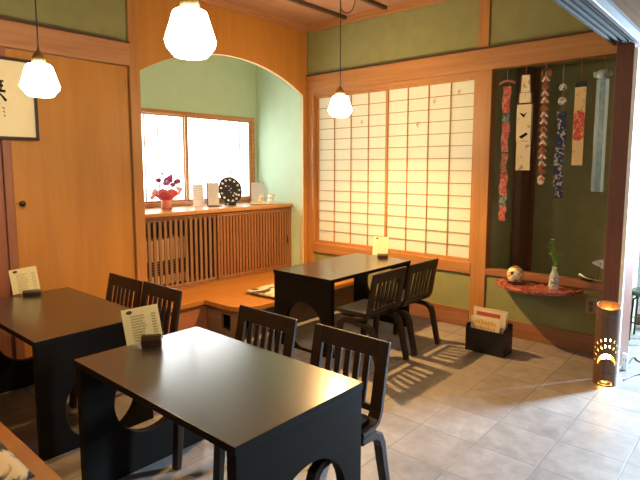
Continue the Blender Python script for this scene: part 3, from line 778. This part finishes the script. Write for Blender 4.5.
# black round plate with white blossoms on a stand
pl = thing('decorative_plate', 'round navy black plate with a ring of white dots on a stand', 'plate', (-5.20, 4.20, CZ), math.radians(84))
def on_disc(zz): return Matrix.Translation((0, 0, 0.185)) @ Matrix.Rotation(math.radians(-12), 4, 'X') @ Matrix.Rotation(PI/2, 4, 'X') @ Matrix.Scale(1.25, 4) @ Matrix.Translation((0, 0, zz))
bm = B(); lathe(bm, [(0.09, -0.012), (0.125, -0.006), (0.138, 0.004), (0.132, 0.006), (0.10, -0.002)], 40)
bmesh.ops.transform(bm, matrix=on_disc(0), verts=bm.verts)
obj('disc', bm, plain('navy_black_glaze', (0.012, 0.014, 0.03), rough=0.25), pl, smooth=True)
bm = B()
for k in range(13):
    a = 2*PI*k/13; bmesh.ops.create_uvsphere(bm, u_segments=8, v_segments=6, radius=0.015, matrix=on_disc(0.003) @ Matrix.Translation((0.107*math.cos(a), 0.107*math.sin(a), 0)) @ Matrix.Diagonal((1.0, 0.8, 0.15, 1)))
for (a, b_, r) in ((0.03, -0.055, 0.011), (0.05, -0.03, 0.012), (-0.045, 0.045, 0.011), (0.012, 0.02, 0.008), (-0.01, 0.0, 0.007), (0.005, -0.02, 0.007), (0.07, -0.045, 0.013), (-0.01, 0.045, 0.006)):
    bmesh.ops.create_uvsphere(bm, u_segments=8, v_segments=6, radius=r, matrix=on_disc(0.0) @ Matrix.Translation((a, b_, 0)) @ Matrix.Diagonal((1.0, 0.8, 0.15, 1)))
obj('blossom_dots', bm, M['white'], pl, smooth=True)
bm = B(); box(bm, -0.06, 0.06, -0.05, 0.06, 0, 0.012); box(bm, -0.05, -0.04, 0.02, 0.05, 0.012, 0.08); box(bm, 0.04, 0.05, 0.02, 0.05, 0.012, 0.08); box(bm, -0.055, 0.055, -0.045, -0.035, 0.012, 0.022)
obj('stand', bm, M['black'], pl, bevel=0.002)

# small figures on a cream dish
dt = thing('dish', 'shallow oval cream dish at the right end of alcove counter', 'dish', (-4.97, 4.53, CZ), math.radians(60))
bm = B(); lathe(bm, [(0.07, 0), (0.10, 0.004), (0.125, 0.018), (0.12, 0.019), (0.09, 0.009)], 32)
bmesh.ops.scale(bm, vec=(1.25, 0.7, 1), verts=bm.verts); obj('bowl', bm, plain('cream_glaze', (0.86, 0.76, 0.45), rough=0.3), dt, smooth=True)
def figurine(label, loc, s, c1, c2):
    t = thing('cat_figurine', label, 'figurine', loc, math.radians(50))
    bm = B(); ball(bm, (0, 0, 0.032*s), 0.032*s, 1, 0.9, 1.0); ball(bm, (0, -0.004, 0.078*s), 0.024*s, 1.05, 1, 0.95)
    obj('body', bm, c1, t, smooth=True)
    bm = B()
    for q in (-1, 1):
        bmesh.ops.create_cone(bm, cap_ends=True, segments=8, radius1=0.008*s, radius2=0.001, depth=0.016*s, matrix=Matrix.Translation((q*0.014*s, -0.004, 0.105*s)))
    obj('ear', bm, c2, t)
    bm = B(); tube(bm, [(0.024*s, -0.005, 0.05*s), (0.04*s, -0.012, 0.075*s), (0.038*s, -0.012, 0.10*s)], 0.009*s, 8); obj('paw', bm, c1, t, smooth=True)
figurine('white cat figurine with a raised paw beside the cream dish', (-5.00, 4.70, CZ), 1.25, M['white'], plain('lilac_grey', (0.5, 0.45, 0.6)))
figurine('small peach cat figurine left of the white one behind the cream dish', (-5.14, 4.66, CZ), 0.95, plain('peach_glaze', (0.85, 0.52, 0.26), rough=0.3), M['white'])

# ------------------------------------------------------------------ hanging ornaments in the niche
HT = 2.605
def hang(name, label, x, cat='ornament', y=5.035): return thing(name, label, cat, (x, y, HT), 0)
def cord_to(t, z, c=None):
    bm = B(); tube(bm, [(0, 0, 0), (0, 0, z)], 0.0028, 6); obj('string', bm, c or M['string'], t)
def strip(bm, w_, z0_, z1_, wav=0.004, th=0.008, taper=0.0, x=0.0, wob=0.0):
    n = 14; L = []
    for i in range(n+1):
        a = i/n; z = z0_ + (z1_ - z0_)*a; ww = w_*(1 - taper*a)/2; yy = wav*math.sin(a*9); xx = x + wob*math.sin(a*7)
        L.append([bm.verts.new((xx + sx*ww, yy + sy*th/2, z)) for sx, sy in ((-1,-1),(1,-1),(1,1),(-1,1))])
    for i in range(n):
        for k in range(4): bm.faces.new((L[i][k], L[i][(k+1)%4], L[i+1][(k+1)%4], L[i+1][k]))
    bm.faces.new(L[0]); bm.faces.new(L[-1][::-1])
# 1 red doll chain
t = hang('doll_mobile', 'red and pink cloth doll strip, leftmost of the hanging niche ornaments', -2.03)
cord_to(t, -0.12)
bm = B(); tube(bm, [(-0.075, 0, -0.15), (-0.04, 0, -0.128), (0, 0, -0.122), (0.04, 0, -0.130), (0.08, 0, -0.148)], 0.012, 8)
obj('paper_hat', bm, plain('dusty_rose_paper', (0.36, 0.13, 0.09), rough=0.8), t, smooth=True)
redp = cloth2('red_kimono_print', (0.34, 0.045, 0.05), (0.46, 0.22, 0.16), 26, 0.53); teal = cloth2('teal_print', (0.03, 0.05, 0.06), (0.20, 0.26, 0.22), 30, 0.5)
for (za, zb, wd, mm) in ((-0.175, -0.42, 0.095, redp), (-0.425, -0.52, 0.09, teal), (-0.525, -0.80, 0.088, redp), (-0.81, -1.0, 0.075, cloth2('brown_print', (0.22, 0.06, 0.04), (0.42, 0.22, 0.15), 30)), (-1.01, -1.22, 0.095, redp), (-1.225, -1.32, 0.085, teal), (-1.325, -1.47, 0.085, redp)):
    bm = B(); strip(bm, wd*0.82, za, zb, 0.004, 0.012, 0.08, 0.0, 0.006); obj('doll_cloth', bm, mm, t)
# 2 cream windsock
t = hang('paper_windsock', 'wide cream paper hanging with pleated tail and black marks', -1.850)
cord_to(t, -0.09)
crm = cloth2('cream_printed_paper', (0.40, 0.30, 0.13), (0.72, 0.62, 0.38), 14, 0.36, dist=0.6)
bm = B(); strip(bm, 0.085, -0.245, -0.09, 0, 0.03, 0.2); strip(bm, 0.105, -0.345, -0.252, 0, 0.035, 0.05); obj('hood', bm, crm, t)
bm = B(); strip(bm, 0.135, -0.36, -0.70, 0.0, 0.05, 0.0); obj('body', bm, crm, t)
for k in range(7):
    bm = B(); strip(bm, 0.018, -0.701, -0.975, 0.002, 0.008, 0.0, -0.057 + 0.019*k); obj('tail', bm, crm, t)
bm = B(); f = bm.faces.new([bm.verts.new(p) for p in ((-0.045, -0.027, -0.435), (-0.01, -0.027, -0.445), (0.0, -0.027, -0.455), (0.012, -0.027, -0.445), (0.03, -0.027, -0.432), (0.0, -0.027, -0.485))])
obj('black_mark', bm, M['black_matte'], t); bm = B()
bm.faces.new([bm.verts.new(p) for p in ((-0.04, -0.027, -0.66), (0.03, -0.027, -0.62), (0.045, -0.027, -0.64), (-0.01, -0.027, -0.68))])
obj('black_mark', bm, M['black_matte'], t)
# 3 crane chain
t = hang('paper_crane_chain', 'string of small brown and white folded paper cranes', -1.675)
cord_to(t, -1.06)
br = plain('rust_paper', (0.30, 0.10, 0.045), rough=0.8); pk = plain('pale_pink_paper', (0.66, 0.46, 0.34), rough=0.8)
bm0 = None
for k in range(15):
    z = -0.14 - k*0.064; bm = B()
    for s in (-1, 1):
        c = [Vector(p) for p in ((0, -0.012, 0.028), (s*0.038, -0.004, -0.018), (s*0.024, 0.0, -0.030), (0, -0.014, -0.004), )]
        lo = [bm.verts.new(p + Vector((0, 0, z))) for p in c]; hi = [bm.verts.new(p + Vector((0, 0.014, z))) for p in c]
        bm.faces.new(lo); bm.faces.new(hi[::-1])
        for q in range(4): bm.faces.new((lo[q], lo[(q+1)%4], hi[(q+1)%4], hi[q]))
    obj('paper_crane', bm, pk if k % 3 != 1 else br, t)
    bm = B(); box(bm, -0.017, 0.017, -0.006, 0.012, z - 0.036, z - 0.012); obj('paper_fold', bm, br, t, bevel=0.004)
bm = B(); ball(bm, (0, 0, -1.085), 0.026, 1.2, 0.6, 1); obj('end_bead', bm, pk, t, smooth=True)
bm = B(); 
for a in (-0.6, 0.3, 0.9): strip(bm, 0.02, -0.12, -0.07, 0, 0.01, 0.3, a*0.05)
obj('top_knot', bm, br, t)
# 4 navy strip with two shells
t = hang('wind_bell', 'two silver discs above a navy and white cloth strip in the niche', -1.520)
cord_to(t, -0.47)
for z, r in ((-0.235, 0.032), (-0.355, 0.037)):
    bm = B(); bmesh.ops.create_cone(bm, cap_ends=True, segments=24, radius1=r, radius2=r, depth=0.012, matrix=Matrix.Translation((0, 0, z)) @ Matrix.Rotation(PI/2, 4, 'X'))
    obj('disc', bm, cloth2('silver_shell', (0.08, 0.09, 0.07), (0.58, 0.58, 0.48), 34, 0.47, 0.3), t, bevel=0.004)
bm = B(); strip(bm, 0.084, -0.45, -1.23, 0.004, 0.012, 0.05, 0.0, 0.006)
obj('cloth_strip', bm, cloth2('navy_white_indigo_print', (0.010, 0.018, 0.075), (0.36, 0.36, 0.28), 19, 0.55), t)
# 5 yellow tanzaku with a red sun
t = hang('paper_banner', 'yellow paper banner with a red patch and black cap', -1.370)
cord_to(t, -0.20, M['red'])
bm = B(); box(bm, -0.046, 0.046, -0.014, 0.014, -0.245, -0.20); obj('cap', bm, M['black'], t, bevel=0.004)
ylw = cloth2('yellow_printed_paper', (0.44, 0.28, 0.10), (0.70, 0.54, 0.27), 22, 0.36, dist=0.5)
bm = B(); strip(bm, 0.09, -0.246, -0.93, 0.0, 0.008, 0.0); obj('banner', bm, ylw, t)
bm = B()
vv = []
for k in range(24):
    a = 2*PI*k/24; vv.append(bm.verts.new(((0.043 + 0.004*math.sin(5*a))*max(-1, min(1, 1.6*math.cos(a))), -0.0055, -0.58 + 0.135*math.sin(a))))
f = bm.faces.new(vv); e = bmesh.ops.extrude_face_region(bm, geom=[f]); bmesh.ops.translate(bm, vec=(0, 0.001, 0), verts=[q for q in e['geom'] if isinstance(q, bmesh.types.BMVert)])
obj('red_patch', bm, cloth2('red_ink_print', (0.50, 0.06, 0.05), (0.70, 0.36, 0.18), 34, 0.56), t)
# 6 glass wind chime
t = hang('glass_wind_chime', 'clear glass wind chime with a long pale blue strip, nearest the post', -1.195)
cord_to(t, -0.115)
blu = plain('pale_blue_film', (0.20, 0.38, 0.50), rough=0.25, var=0.2); gl = plain('milky_blue_glass', (0.36, 0.50, 0.54), rough=0.12, var=0.3, sc=30)
bm = B(); lathe(bm, [(0.012, -0.115), (0.045, -0.125), (0.058, -0.155), (0.05, -0.185), (0.03, -0.20)], 20); obj('bell', bm, gl, t, smooth=True)
for s in (-1, 1):
    bm = B(); lathe(bm, [(0.01, -0.13), (0.02, -0.138), (0.02, -0.168), (0.012, -0.18)], 14, s*0.060); obj('side_bell', bm, gl, t, smooth=True)
for k, (xx, wd, mm) in enumerate(((-0.036, 0.027, plain('grey_blue_film', (0.38, 0.50, 0.54), rough=0.3)), (0.0, 0.042, blu), (0.036, 0.026, plain('ice_blue_film', (0.46, 0.66, 0.76), rough=0.3)))):
    bm = B(); strip(bm, wd, -0.20, -1.16, 0.002, 0.006, 0.0, xx - 0.0); obj('film_strip', bm, mm, t)

# ------------------------------------------------------------------ half-round shelf and what stands on it
sh = thing('half_round_shelf', 'red marbled half-round wall shelf under the hanging ornaments', 'shelf', (-1.625, 4.979, 0.52))
def half_round(bm, a_, b_, z0_, z1_, n=36):
    lo = [bm.verts.new((a_*math.cos(PI + PI*k/n), b_*math.sin(PI + PI*k/n), z0_)) for k in range(n+1)]
    hi = [bm.verts.new((v.co.x, v.co.y, z1_)) for v in lo]
    bm.faces.new(lo[::-1]); bm.faces.new(hi)
    for k in range(n): bm.faces.new((lo[k], lo[k+1], hi[k+1], hi[k]))
    bm.faces.new((lo[-1], lo[0], hi[0], hi[-1]))
bm = B(); half_round(bm, 0.39, 0.375, 0.022, 0.052)
mr = cloth2('red_marbled_lacquer', (0.22, 0.035, 0.025), (0.42, 0.13, 0.09), 9, 0.5, 0.22, 3.0)
obj('board', bm, mr, sh, bevel=0.006)
bm = B(); half_round(bm, 0.20, 0.2, -0.02, 0.0215); obj('bracket', bm, mr, sh)
SZ = 0.5725
# round face ornament
bm = B()
o = thing('round_ornament', 'round gold and cream ornament on a black plate, left side of shelf', 'ornament', (-1.80, 4.83, SZ), math.radians(25))
lathe(bm, [(0.02, 0.012), (0.055, 0.022), (0.072, 0.055), (0.074, 0.095), (0.06, 0.135), (0.034, 0.158), (0.01, 0.164)], 28)
obj('body', bm, cloth2('cream_gold_glaze', (0.44, 0.24, 0.05), (0.74, 0.66, 0.46), 11, 0.44, 0.25), o, smooth=True)
bm = B(); ball(bm, (-0.028, -0.060, 0.105), 0.017, 1.1, 0.5, 1.1); ball(bm, (0.022, -0.064, 0.098), 0.010, 1.1, 0.5, 1.1); ball(bm, (-0.02, -0.066, 0.065), 0.008, 2.0, 0.4, 0.7); obj('face_mark', bm, M['black'], o, smooth=True)
bm = B(); ball(bm, (0.0, -0.005, 0.150), 0.040, 1.0, 1.0, 0.45); obj('crown', bm, plain('rust_gold', (0.42, 0.16, 0.04), rough=0.3), o, smooth=True)
bm = B(); lathe(bm, [(0.05, 0.0), (0.075, 0.003), (0.085, 0.009), (0.08, 0.010), (0.05, 0.006)], 28); bmesh.ops.translate(bm, vec=(0.01, 0, 0), verts=bm.verts)
obj('plate', bm, M['black'], o, smooth=True)
# glass bottle with a sprig
bt = thing('bottle_vase', 'clear glass milk bottle with printed label on the half-round shelf', 'bottle', (-1.452, 4.83, SZ))
def glassy(name, c, a):
    m, nt, b = new_mat(name); b.inputs['Base Color'].default_value = (*c, 1); b.inputs['Roughness'].default_value = 0.08
    b.inputs['Alpha'].default_value = a; return m
bm = B(); lathe(bm, [(0.036, 0.0), (0.042, 0.008), (0.043, 0.10), (0.036, 0.13), (0.022, 0.16), (0.018, 0.18), (0.022, 0.19), (0.022, 0.20)], 24, cap=False)
obj('glass', bm, glassy('bottle_glass', (0.72, 0.80, 0.76), 0.55), bt, smooth=True)
bm = B(); n = 16; A = [[bm.verts.new((0.0436*math.cos(-2.6 + 2.2*k/n), 0.0436*math.sin(-2.6 + 2.2*k/n), z)) for k in range(n+1)] for z in (0.025, 0.115)]
for k in range(n): bm.faces.new((A[0][k], A[0][k+1], A[1][k+1], A[1][k]))
obj('label', bm, cloth2('blue_printed_label', (0.12, 0.17, 0.22), (0.62, 0.66, 0.60), 48, 0.47), bt)
sp = thing('leaf_sprig', 'green leafy sprig with one pale flower standing in the glass bottle', 'plant', (-1.452, 4.83, SZ + 0.02))
grn = plain('fresh_green_leaf', (0.10, 0.34, 0.04), rough=0.5, var=0.3)
bm = B()
stems = [((0, 0, 0.0), (0.004, 0, 0.2), (-0.03, 0, 0.42)), ((0, 0, 0.0), (-0.006, 0, 0.2), (0.05, 0.01, 0.33)), ((0, 0, 0.0), (0.0, -0.006, 0.2), (-0.055, -0.01, 0.36))]
for s in stems: tube(bm, s, 0.0022, 6)
obj('stem', bm, grn, sp)
rl = random.Random(3); bm = B()
for k in range(46):
    s = stems[k % 3]; a = rl.uniform(0.3, 1.0); p = Vector(s[1]).lerp(Vector(s[2]), a) if rl.random() < .75 else Vector(s[1]) + Vector((0, 0, rl.uniform(-0.02, 0.05)))
    L = rl.uniform(0.02, 0.04); m4 = Matrix.Translation(p) @ Matrix.Rotation(rl.uniform(0, 6.28), 4, 'Z') @ Matrix.Rotation(rl.uniform(-0.7, 0.5), 4, 'Y')
    bm.faces.new([bm.verts.new(m4 @ Vector(q)) for q in ((0, 0, 0), (L*0.4, 0.009, 0.003), (L*0.8, 0.006, 0), (L, 0, -0.003), (L*0.8, -0.006, 0), (L*0.4, -0.009, 0.003))])
lv = obj('leaves', bm, grn, sp); s_ = lv.modifiers.new('solid', 'SOLIDIFY'); s_.thickness = 0.0012
bm = B()
for k in range(6):
    a = k*PI/3; ball(bm, (-0.03 + 0.010*math.cos(a), 0.010*math.sin(a), 0.425), 0.009, 1, 1, 0.5, 8, 6)
obj('blossom', bm, plain('pale_pink_flower', (0.72, 0.50, 0.46)), sp, smooth=True)
# ink-black dish with a pale stick on the niche ledge
ds = thing('incense_holder', 'small black dish with a pale stick on the niche ledge', 'dish', (-1.24, 5.06, 0.6455))
bm = B(); lathe(bm, [(0.03, 0.0), (0.05, 0.004), (0.066, 0.018), (0.062, 0.019), (0.04, 0.009)], 24); obj('bowl', bm, M['black'], ds, smooth=True)
bm = B(); tube(bm, [(-0.065, 0.0, 0.045), (-0.01, 0, 0.018), (0.13, -0.02, 0.008)], [0.012, 0.006, 0.005], 8); obj('stick', bm, M['white'], ds, smooth=True)
bf = thing('paper_fan', 'pale blue folded paper fan on a thin stick beside the dark post', 'fan', (-1.165, 5.10, 0.6455))
bm = B(); tube(bm, [(0.0, 0, 0), (0.02, 0, 0.17)], 0.002, 6); obj('stick', bm, M['ink'], bf)
bm = B()
for k in range(5):
    a0 = math.radians(150 - 20*k); a1 = math.radians(150 - 20*(k+1)); y_ = 0.004 if k % 2 else -0.004
    c = [(0.045, 0, 0.11), (0.045 + 0.115*math.cos(a0), -y_, 0.11 + 0.085*math.sin(a0)), (0.045 + 0.115*math.cos(a1), y_, 0.11 + 0.085*math.sin(a1))]
    bm.faces.new([bm.verts.new(p) for p in c])
e = bmesh.ops.extrude_face_region(bm, geom=list(bm.faces)); bmesh.ops.translate(bm, vec=(0, 0.002, 0), verts=[q for q in e['geom'] if isinstance(q, bmesh.types.BMVert)])
obj('leaf', bm, plain('ice_blue_paper', (0.42, 0.52, 0.62)), bf)

# outlet plate
sw = thing('wall_outlet', 'ivory wall outlet plate on the green wall above the bamboo lantern', 'outlet', (-1.178, 5.0, 0.43))
obj('plate', boxes((-0.045, 0.045, -0.008, -0.0005, -0.07, 0.07)), M['switch'], sw, bevel=0.003)
obj('socket', boxes((-0.018, 0.018, -0.011, -0.0082, 0.0, 0.045)), M['cream_wall'], sw, bevel=0.001)
obj('socket', boxes((-0.018, 0.018, -0.011, -0.0082, -0.052, -0.008)), M['cream_wall'], sw, bevel=0.001)

# ------------------------------------------------------------------ magazine rack
mg = thing('magazine_rack', 'black open magazine box on the tiled floor below the pillar', 'rack', (-1.875, 4.45, 0), math.radians(0))
W2, D2, H2, tt = 0.178, 0.10, 0.215, 0.010
obj('front_panel', boxes((-W2, W2, -D2, -D2 + tt, 0, H2)), M['black'], mg, bevel=0.002)
obj('back_panel', boxes((-W2, W2, D2 - tt, D2, 0, H2 + 0.05)), M['black'], mg, bevel=0.002)
obj('side_panel', boxes((-W2, -W2 + tt, -D2 + tt, D2 - tt, 0, H2 + 0.03)), M['black'], mg, bevel=0.002)
obj('side_panel', boxes((W2 - tt, W2, -D2 + tt, D2 - tt, 0, H2 + 0.03)), M['black'], mg, bevel=0.002)
obj('bottom_panel', boxes((-W2 + tt, W2 - tt, -D2 + tt, D2 - tt, 0.0, tt)), M['black'], mg)
def magazine(label, dx, dy, w_, h_, cov, bands, lean):
    t = thing('magazine', label, 'magazine', (-1.875 + dx, 4.45 + dy, 0.0125), 0.0, 'magazines in the black rack')
    mt = Matrix.Rotation(lean, 4, 'X')
    bm = B(); box(bm, -w_/2, w_/2, -0.004, 0.004, 0.0, h_, mt); obj('pages', bm, cov, t)
    for (z, hh_, x0_, x1_, m_, n_) in bands:
        bm = B(); st = (x1_ - x0_) / n_
        for q in range(n_):
            box(bm, x0_ + st*q, x0_ + st*(q + (0.72 if n_ > 1 else 1)), -0.0052, -0.0041, z, z + hh_*(1 if n_ == 1 else (0.7 + 0.3*((q*7) % 3)/2)), mt)
        obj('cover_print', bm, m_, t)
yel = plain('golden_print', (0.70, 0.42, 0.06)); rdp = plain('brick_red_print', (0.42, 0.07, 0.06)); crc = plain('cream_cover', (0.72, 0.62, 0.46), rough=0.4)
magazine('cream magazine with golden lettering, front one in the black rack', -0.02, -0.055, 0.27, 0.30, crc, [(0.235, 0.045, -0.10, 0.11, yel, 7), (0.195, 0.03, -0.10, 0.10, yel, 8)], math.radians(-4))
magazine('magazine with a brick red band, second from the front of rack', 0.0, -0.02, 0.30, 0.355, plain('ivory_cover', (0.66, 0.56, 0.40), rough=0.4), [(0.305, 0.035, -0.12, 0.10, rdp, 1)], math.radians(-4))
magazine('tall pale magazine at the back of the black rack', -0.005, 0.02, 0.32, 0.37, plain('pale_beige_cover', (0.60, 0.52, 0.38), rough=0.4), [(0.31, 0.02, -0.1, 0.1, M['leaf_faint'], 6)], math.radians(-2))

# ------------------------------------------------------------------ bamboo lantern
ln = thing('bamboo_lantern', 'upright bamboo tube lantern with glowing cutouts beside the door post', 'lantern', (-0.905, 4.36, 0), math.radians(18))
bam = wood('brown_bamboo', (0.085, 0.042, 0.022), (0.17, 0.085, 0.045), rough=0.4, along='z', sc=8)
R0, HL, NS, NZ = 0.082, 0.635, 168, 200
def cut(th, z):
    """th measured from the lantern's face (towards -y), arc length s"""
    s = th * R0
    if abs(th) > 1.9: return False
    zc = 0.165
    if z > zc and (s/0.072)**2 + ((z - zc)/0.090)**2 < 1 and (s/0.062)**2 + ((z - zc + 0.012)/0.066)**2 > 1: return True   # crescent
    for aa, bb, n_ in ((0.098, 0.150, 10), (0.126, 0.200, 12)):                                            # two rows of slots
        for k in range(n_):
            a = PI*(k + 0.5)/n_
            dx, dz = s - aa*math.cos(a), z - zc - bb*math.sin(a)
            u = dx*math.cos(a) + dz*math.sin(a); v = -dx*math.sin(a) + dz*math.cos(a)
            if (u/0.012)**2 + (v/0.0055)**2 < 1: return True
    if 0.008 < z and math.hypot(s, (z - 0.008)*1.3) < 0.056: return True                                    # mouth at the foot
    return False
bm = B(); grid = []
for j in range(NZ+1):
    row = []
    for i in range(NS):
        a = 2*PI*i/NS; z = HL*j/NZ
        th = (a + PI) % (2*PI) - PI
        bul = 1 + 0.035*math.exp(-((z - 0.10)/0.008)**2) + 0.045*math.exp(-((z - 0.555)/0.010)**2)
        # slanted mouth at the top
        zz = min(z, HL - 0.022 + 0.018*math.cos(a + PI)) if j > NZ - 40 else z
        row.append(bm.verts.new((R0*bul*math.sin(a), -R0*bul*math.cos(a), zz)))
    grid.append(row)
for j in range(NZ):
    z = HL*(j + .5)/NZ
    for i in range(NS):
        th = ((2*PI*(i + .5)/NS) + PI) % (2*PI) - PI
        if cut(th, z): continue
        q = (grid[j][i], grid[j][(i+1)%NS], grid[j+1][(i+1)%NS], grid[j+1][i])
        if abs(q[0].co.z - q[3].co.z) < 1e-6 and abs(q[1].co.z - q[2].co.z) < 1e-6: continue
        bm.faces.new(q)
bmesh.ops.delete(bm, geom=[v for v in bm.verts if not v.link_faces], context='VERTS')
o = obj('tube', bm, bam, ln, smooth=True)
s_ = o.modifiers.new('solid', 'SOLIDIFY'); s_.thickness = 0.006; s_.offset = -1
bm = B(); lathe(bm, [(0.012, 0.03), (0.026, 0.05), (0.030, 0.20), (0.030, 0.42), (0.026, 0.52), (0.012, 0.545)], 16); obj('bulb', bm, M['lantern_glow'], ln, smooth=True)
bm = B(); lathe(bm, [(0.040, 0.0), (0.040, 0.012), (0.014, 0.02), (0.012, 0.0295)], 16); obj('bulb_base', bm, M['black'], ln)
# flex from the lantern across the tiles
def cable(label, pts, nm='power_cord'):
    cu = []
    P = [Vector(p) for p in pts]
    for i in range(len(P)-1):
        p0 = P[max(0, i-1)]; p1 = P[i]; p2 = P[i+1]; p3 = P[min(len(P)-1, i+2)]
        for q in range(6):
            t_ = q/6; cu.append(0.5*((2*p1) + (p2-p0)*t_ + (2*p0-5*p1+4*p2-p3)*t_*t_ + (3*p1-p0-3*p2+p3)*t_**3))
    cu.append(P[-1]); bm = B(); tube(bm, cu, 0.0045, 6)
    return tag(obj(nm, bm, M['black'], smooth=True), label, 'cord', 'black cords on the tiles')
cable('black cord running over the tiles from behind the bamboo lantern', [(-0.80, 4.50, 0.006), (-0.76, 4.66, 0.006), (-0.70, 4.74, 0.006), (-0.60, 4.72, 0.006), (-0.2, 4.9, 0.006)])
cable('black cord curving across the tiles farther from the bamboo lantern', [(-0.83, 4.78, 0.05), (-0.845, 4.95, 0.006), (-0.84, 5.12, 0.006), (-0.76, 5.02, 0.006), (-0.45, 5.0, 0.006)])
ad = thing('plug_adapter', 'white plug adapter at the foot of the white door jamb', 'plug', (-0.845, 4.755, 0.0))
obj('body', boxes((-0.02, 0.02, -0.018, 0.018, 0.0, 0.14)), M['white'], ad, bevel=0.005); obj('prongs', boxes((-0.01, -0.006, -0.02, -0.0181, 0.08, 0.10), (0.006, 0.01, -0.02, -0.0181, 0.08, 0.10)), M['metal'], ad)

# entrance: black tube stool seen past the post
st = thing('metal_stool', 'black metal tube stool by the entrance glass, right edge of view', 'stool', (-0.86, 5.75, 0))
bm = B(); lathe(bm, [(0.15, 0.44), (0.165, 0.45), (0.165, 0.475), (0.15, 0.485)], 28); obj('seat', bm, M['black'], st, smooth=False)
for k in range(4):
    a = PI/4 + k*PI/2; bm = B(); tube(bm, [(0.10*math.cos(a), 0.10*math.sin(a), 0.44), (0.15*math.cos(a), 0.15*math.sin(a), 0.40), (0.17*math.cos(a), 0.17*math.sin(a), 0.0)], 0.010, 8); obj('leg', bm, M['black'], st, smooth=True)
bm = B(); tube(bm, [(0.162*math.cos(2*PI*k/24), 0.162*math.sin(2*PI*k/24), 0.18) for k in range(25)], 0.007, 8); obj('foot_ring', bm, M['black'], st, smooth=True)
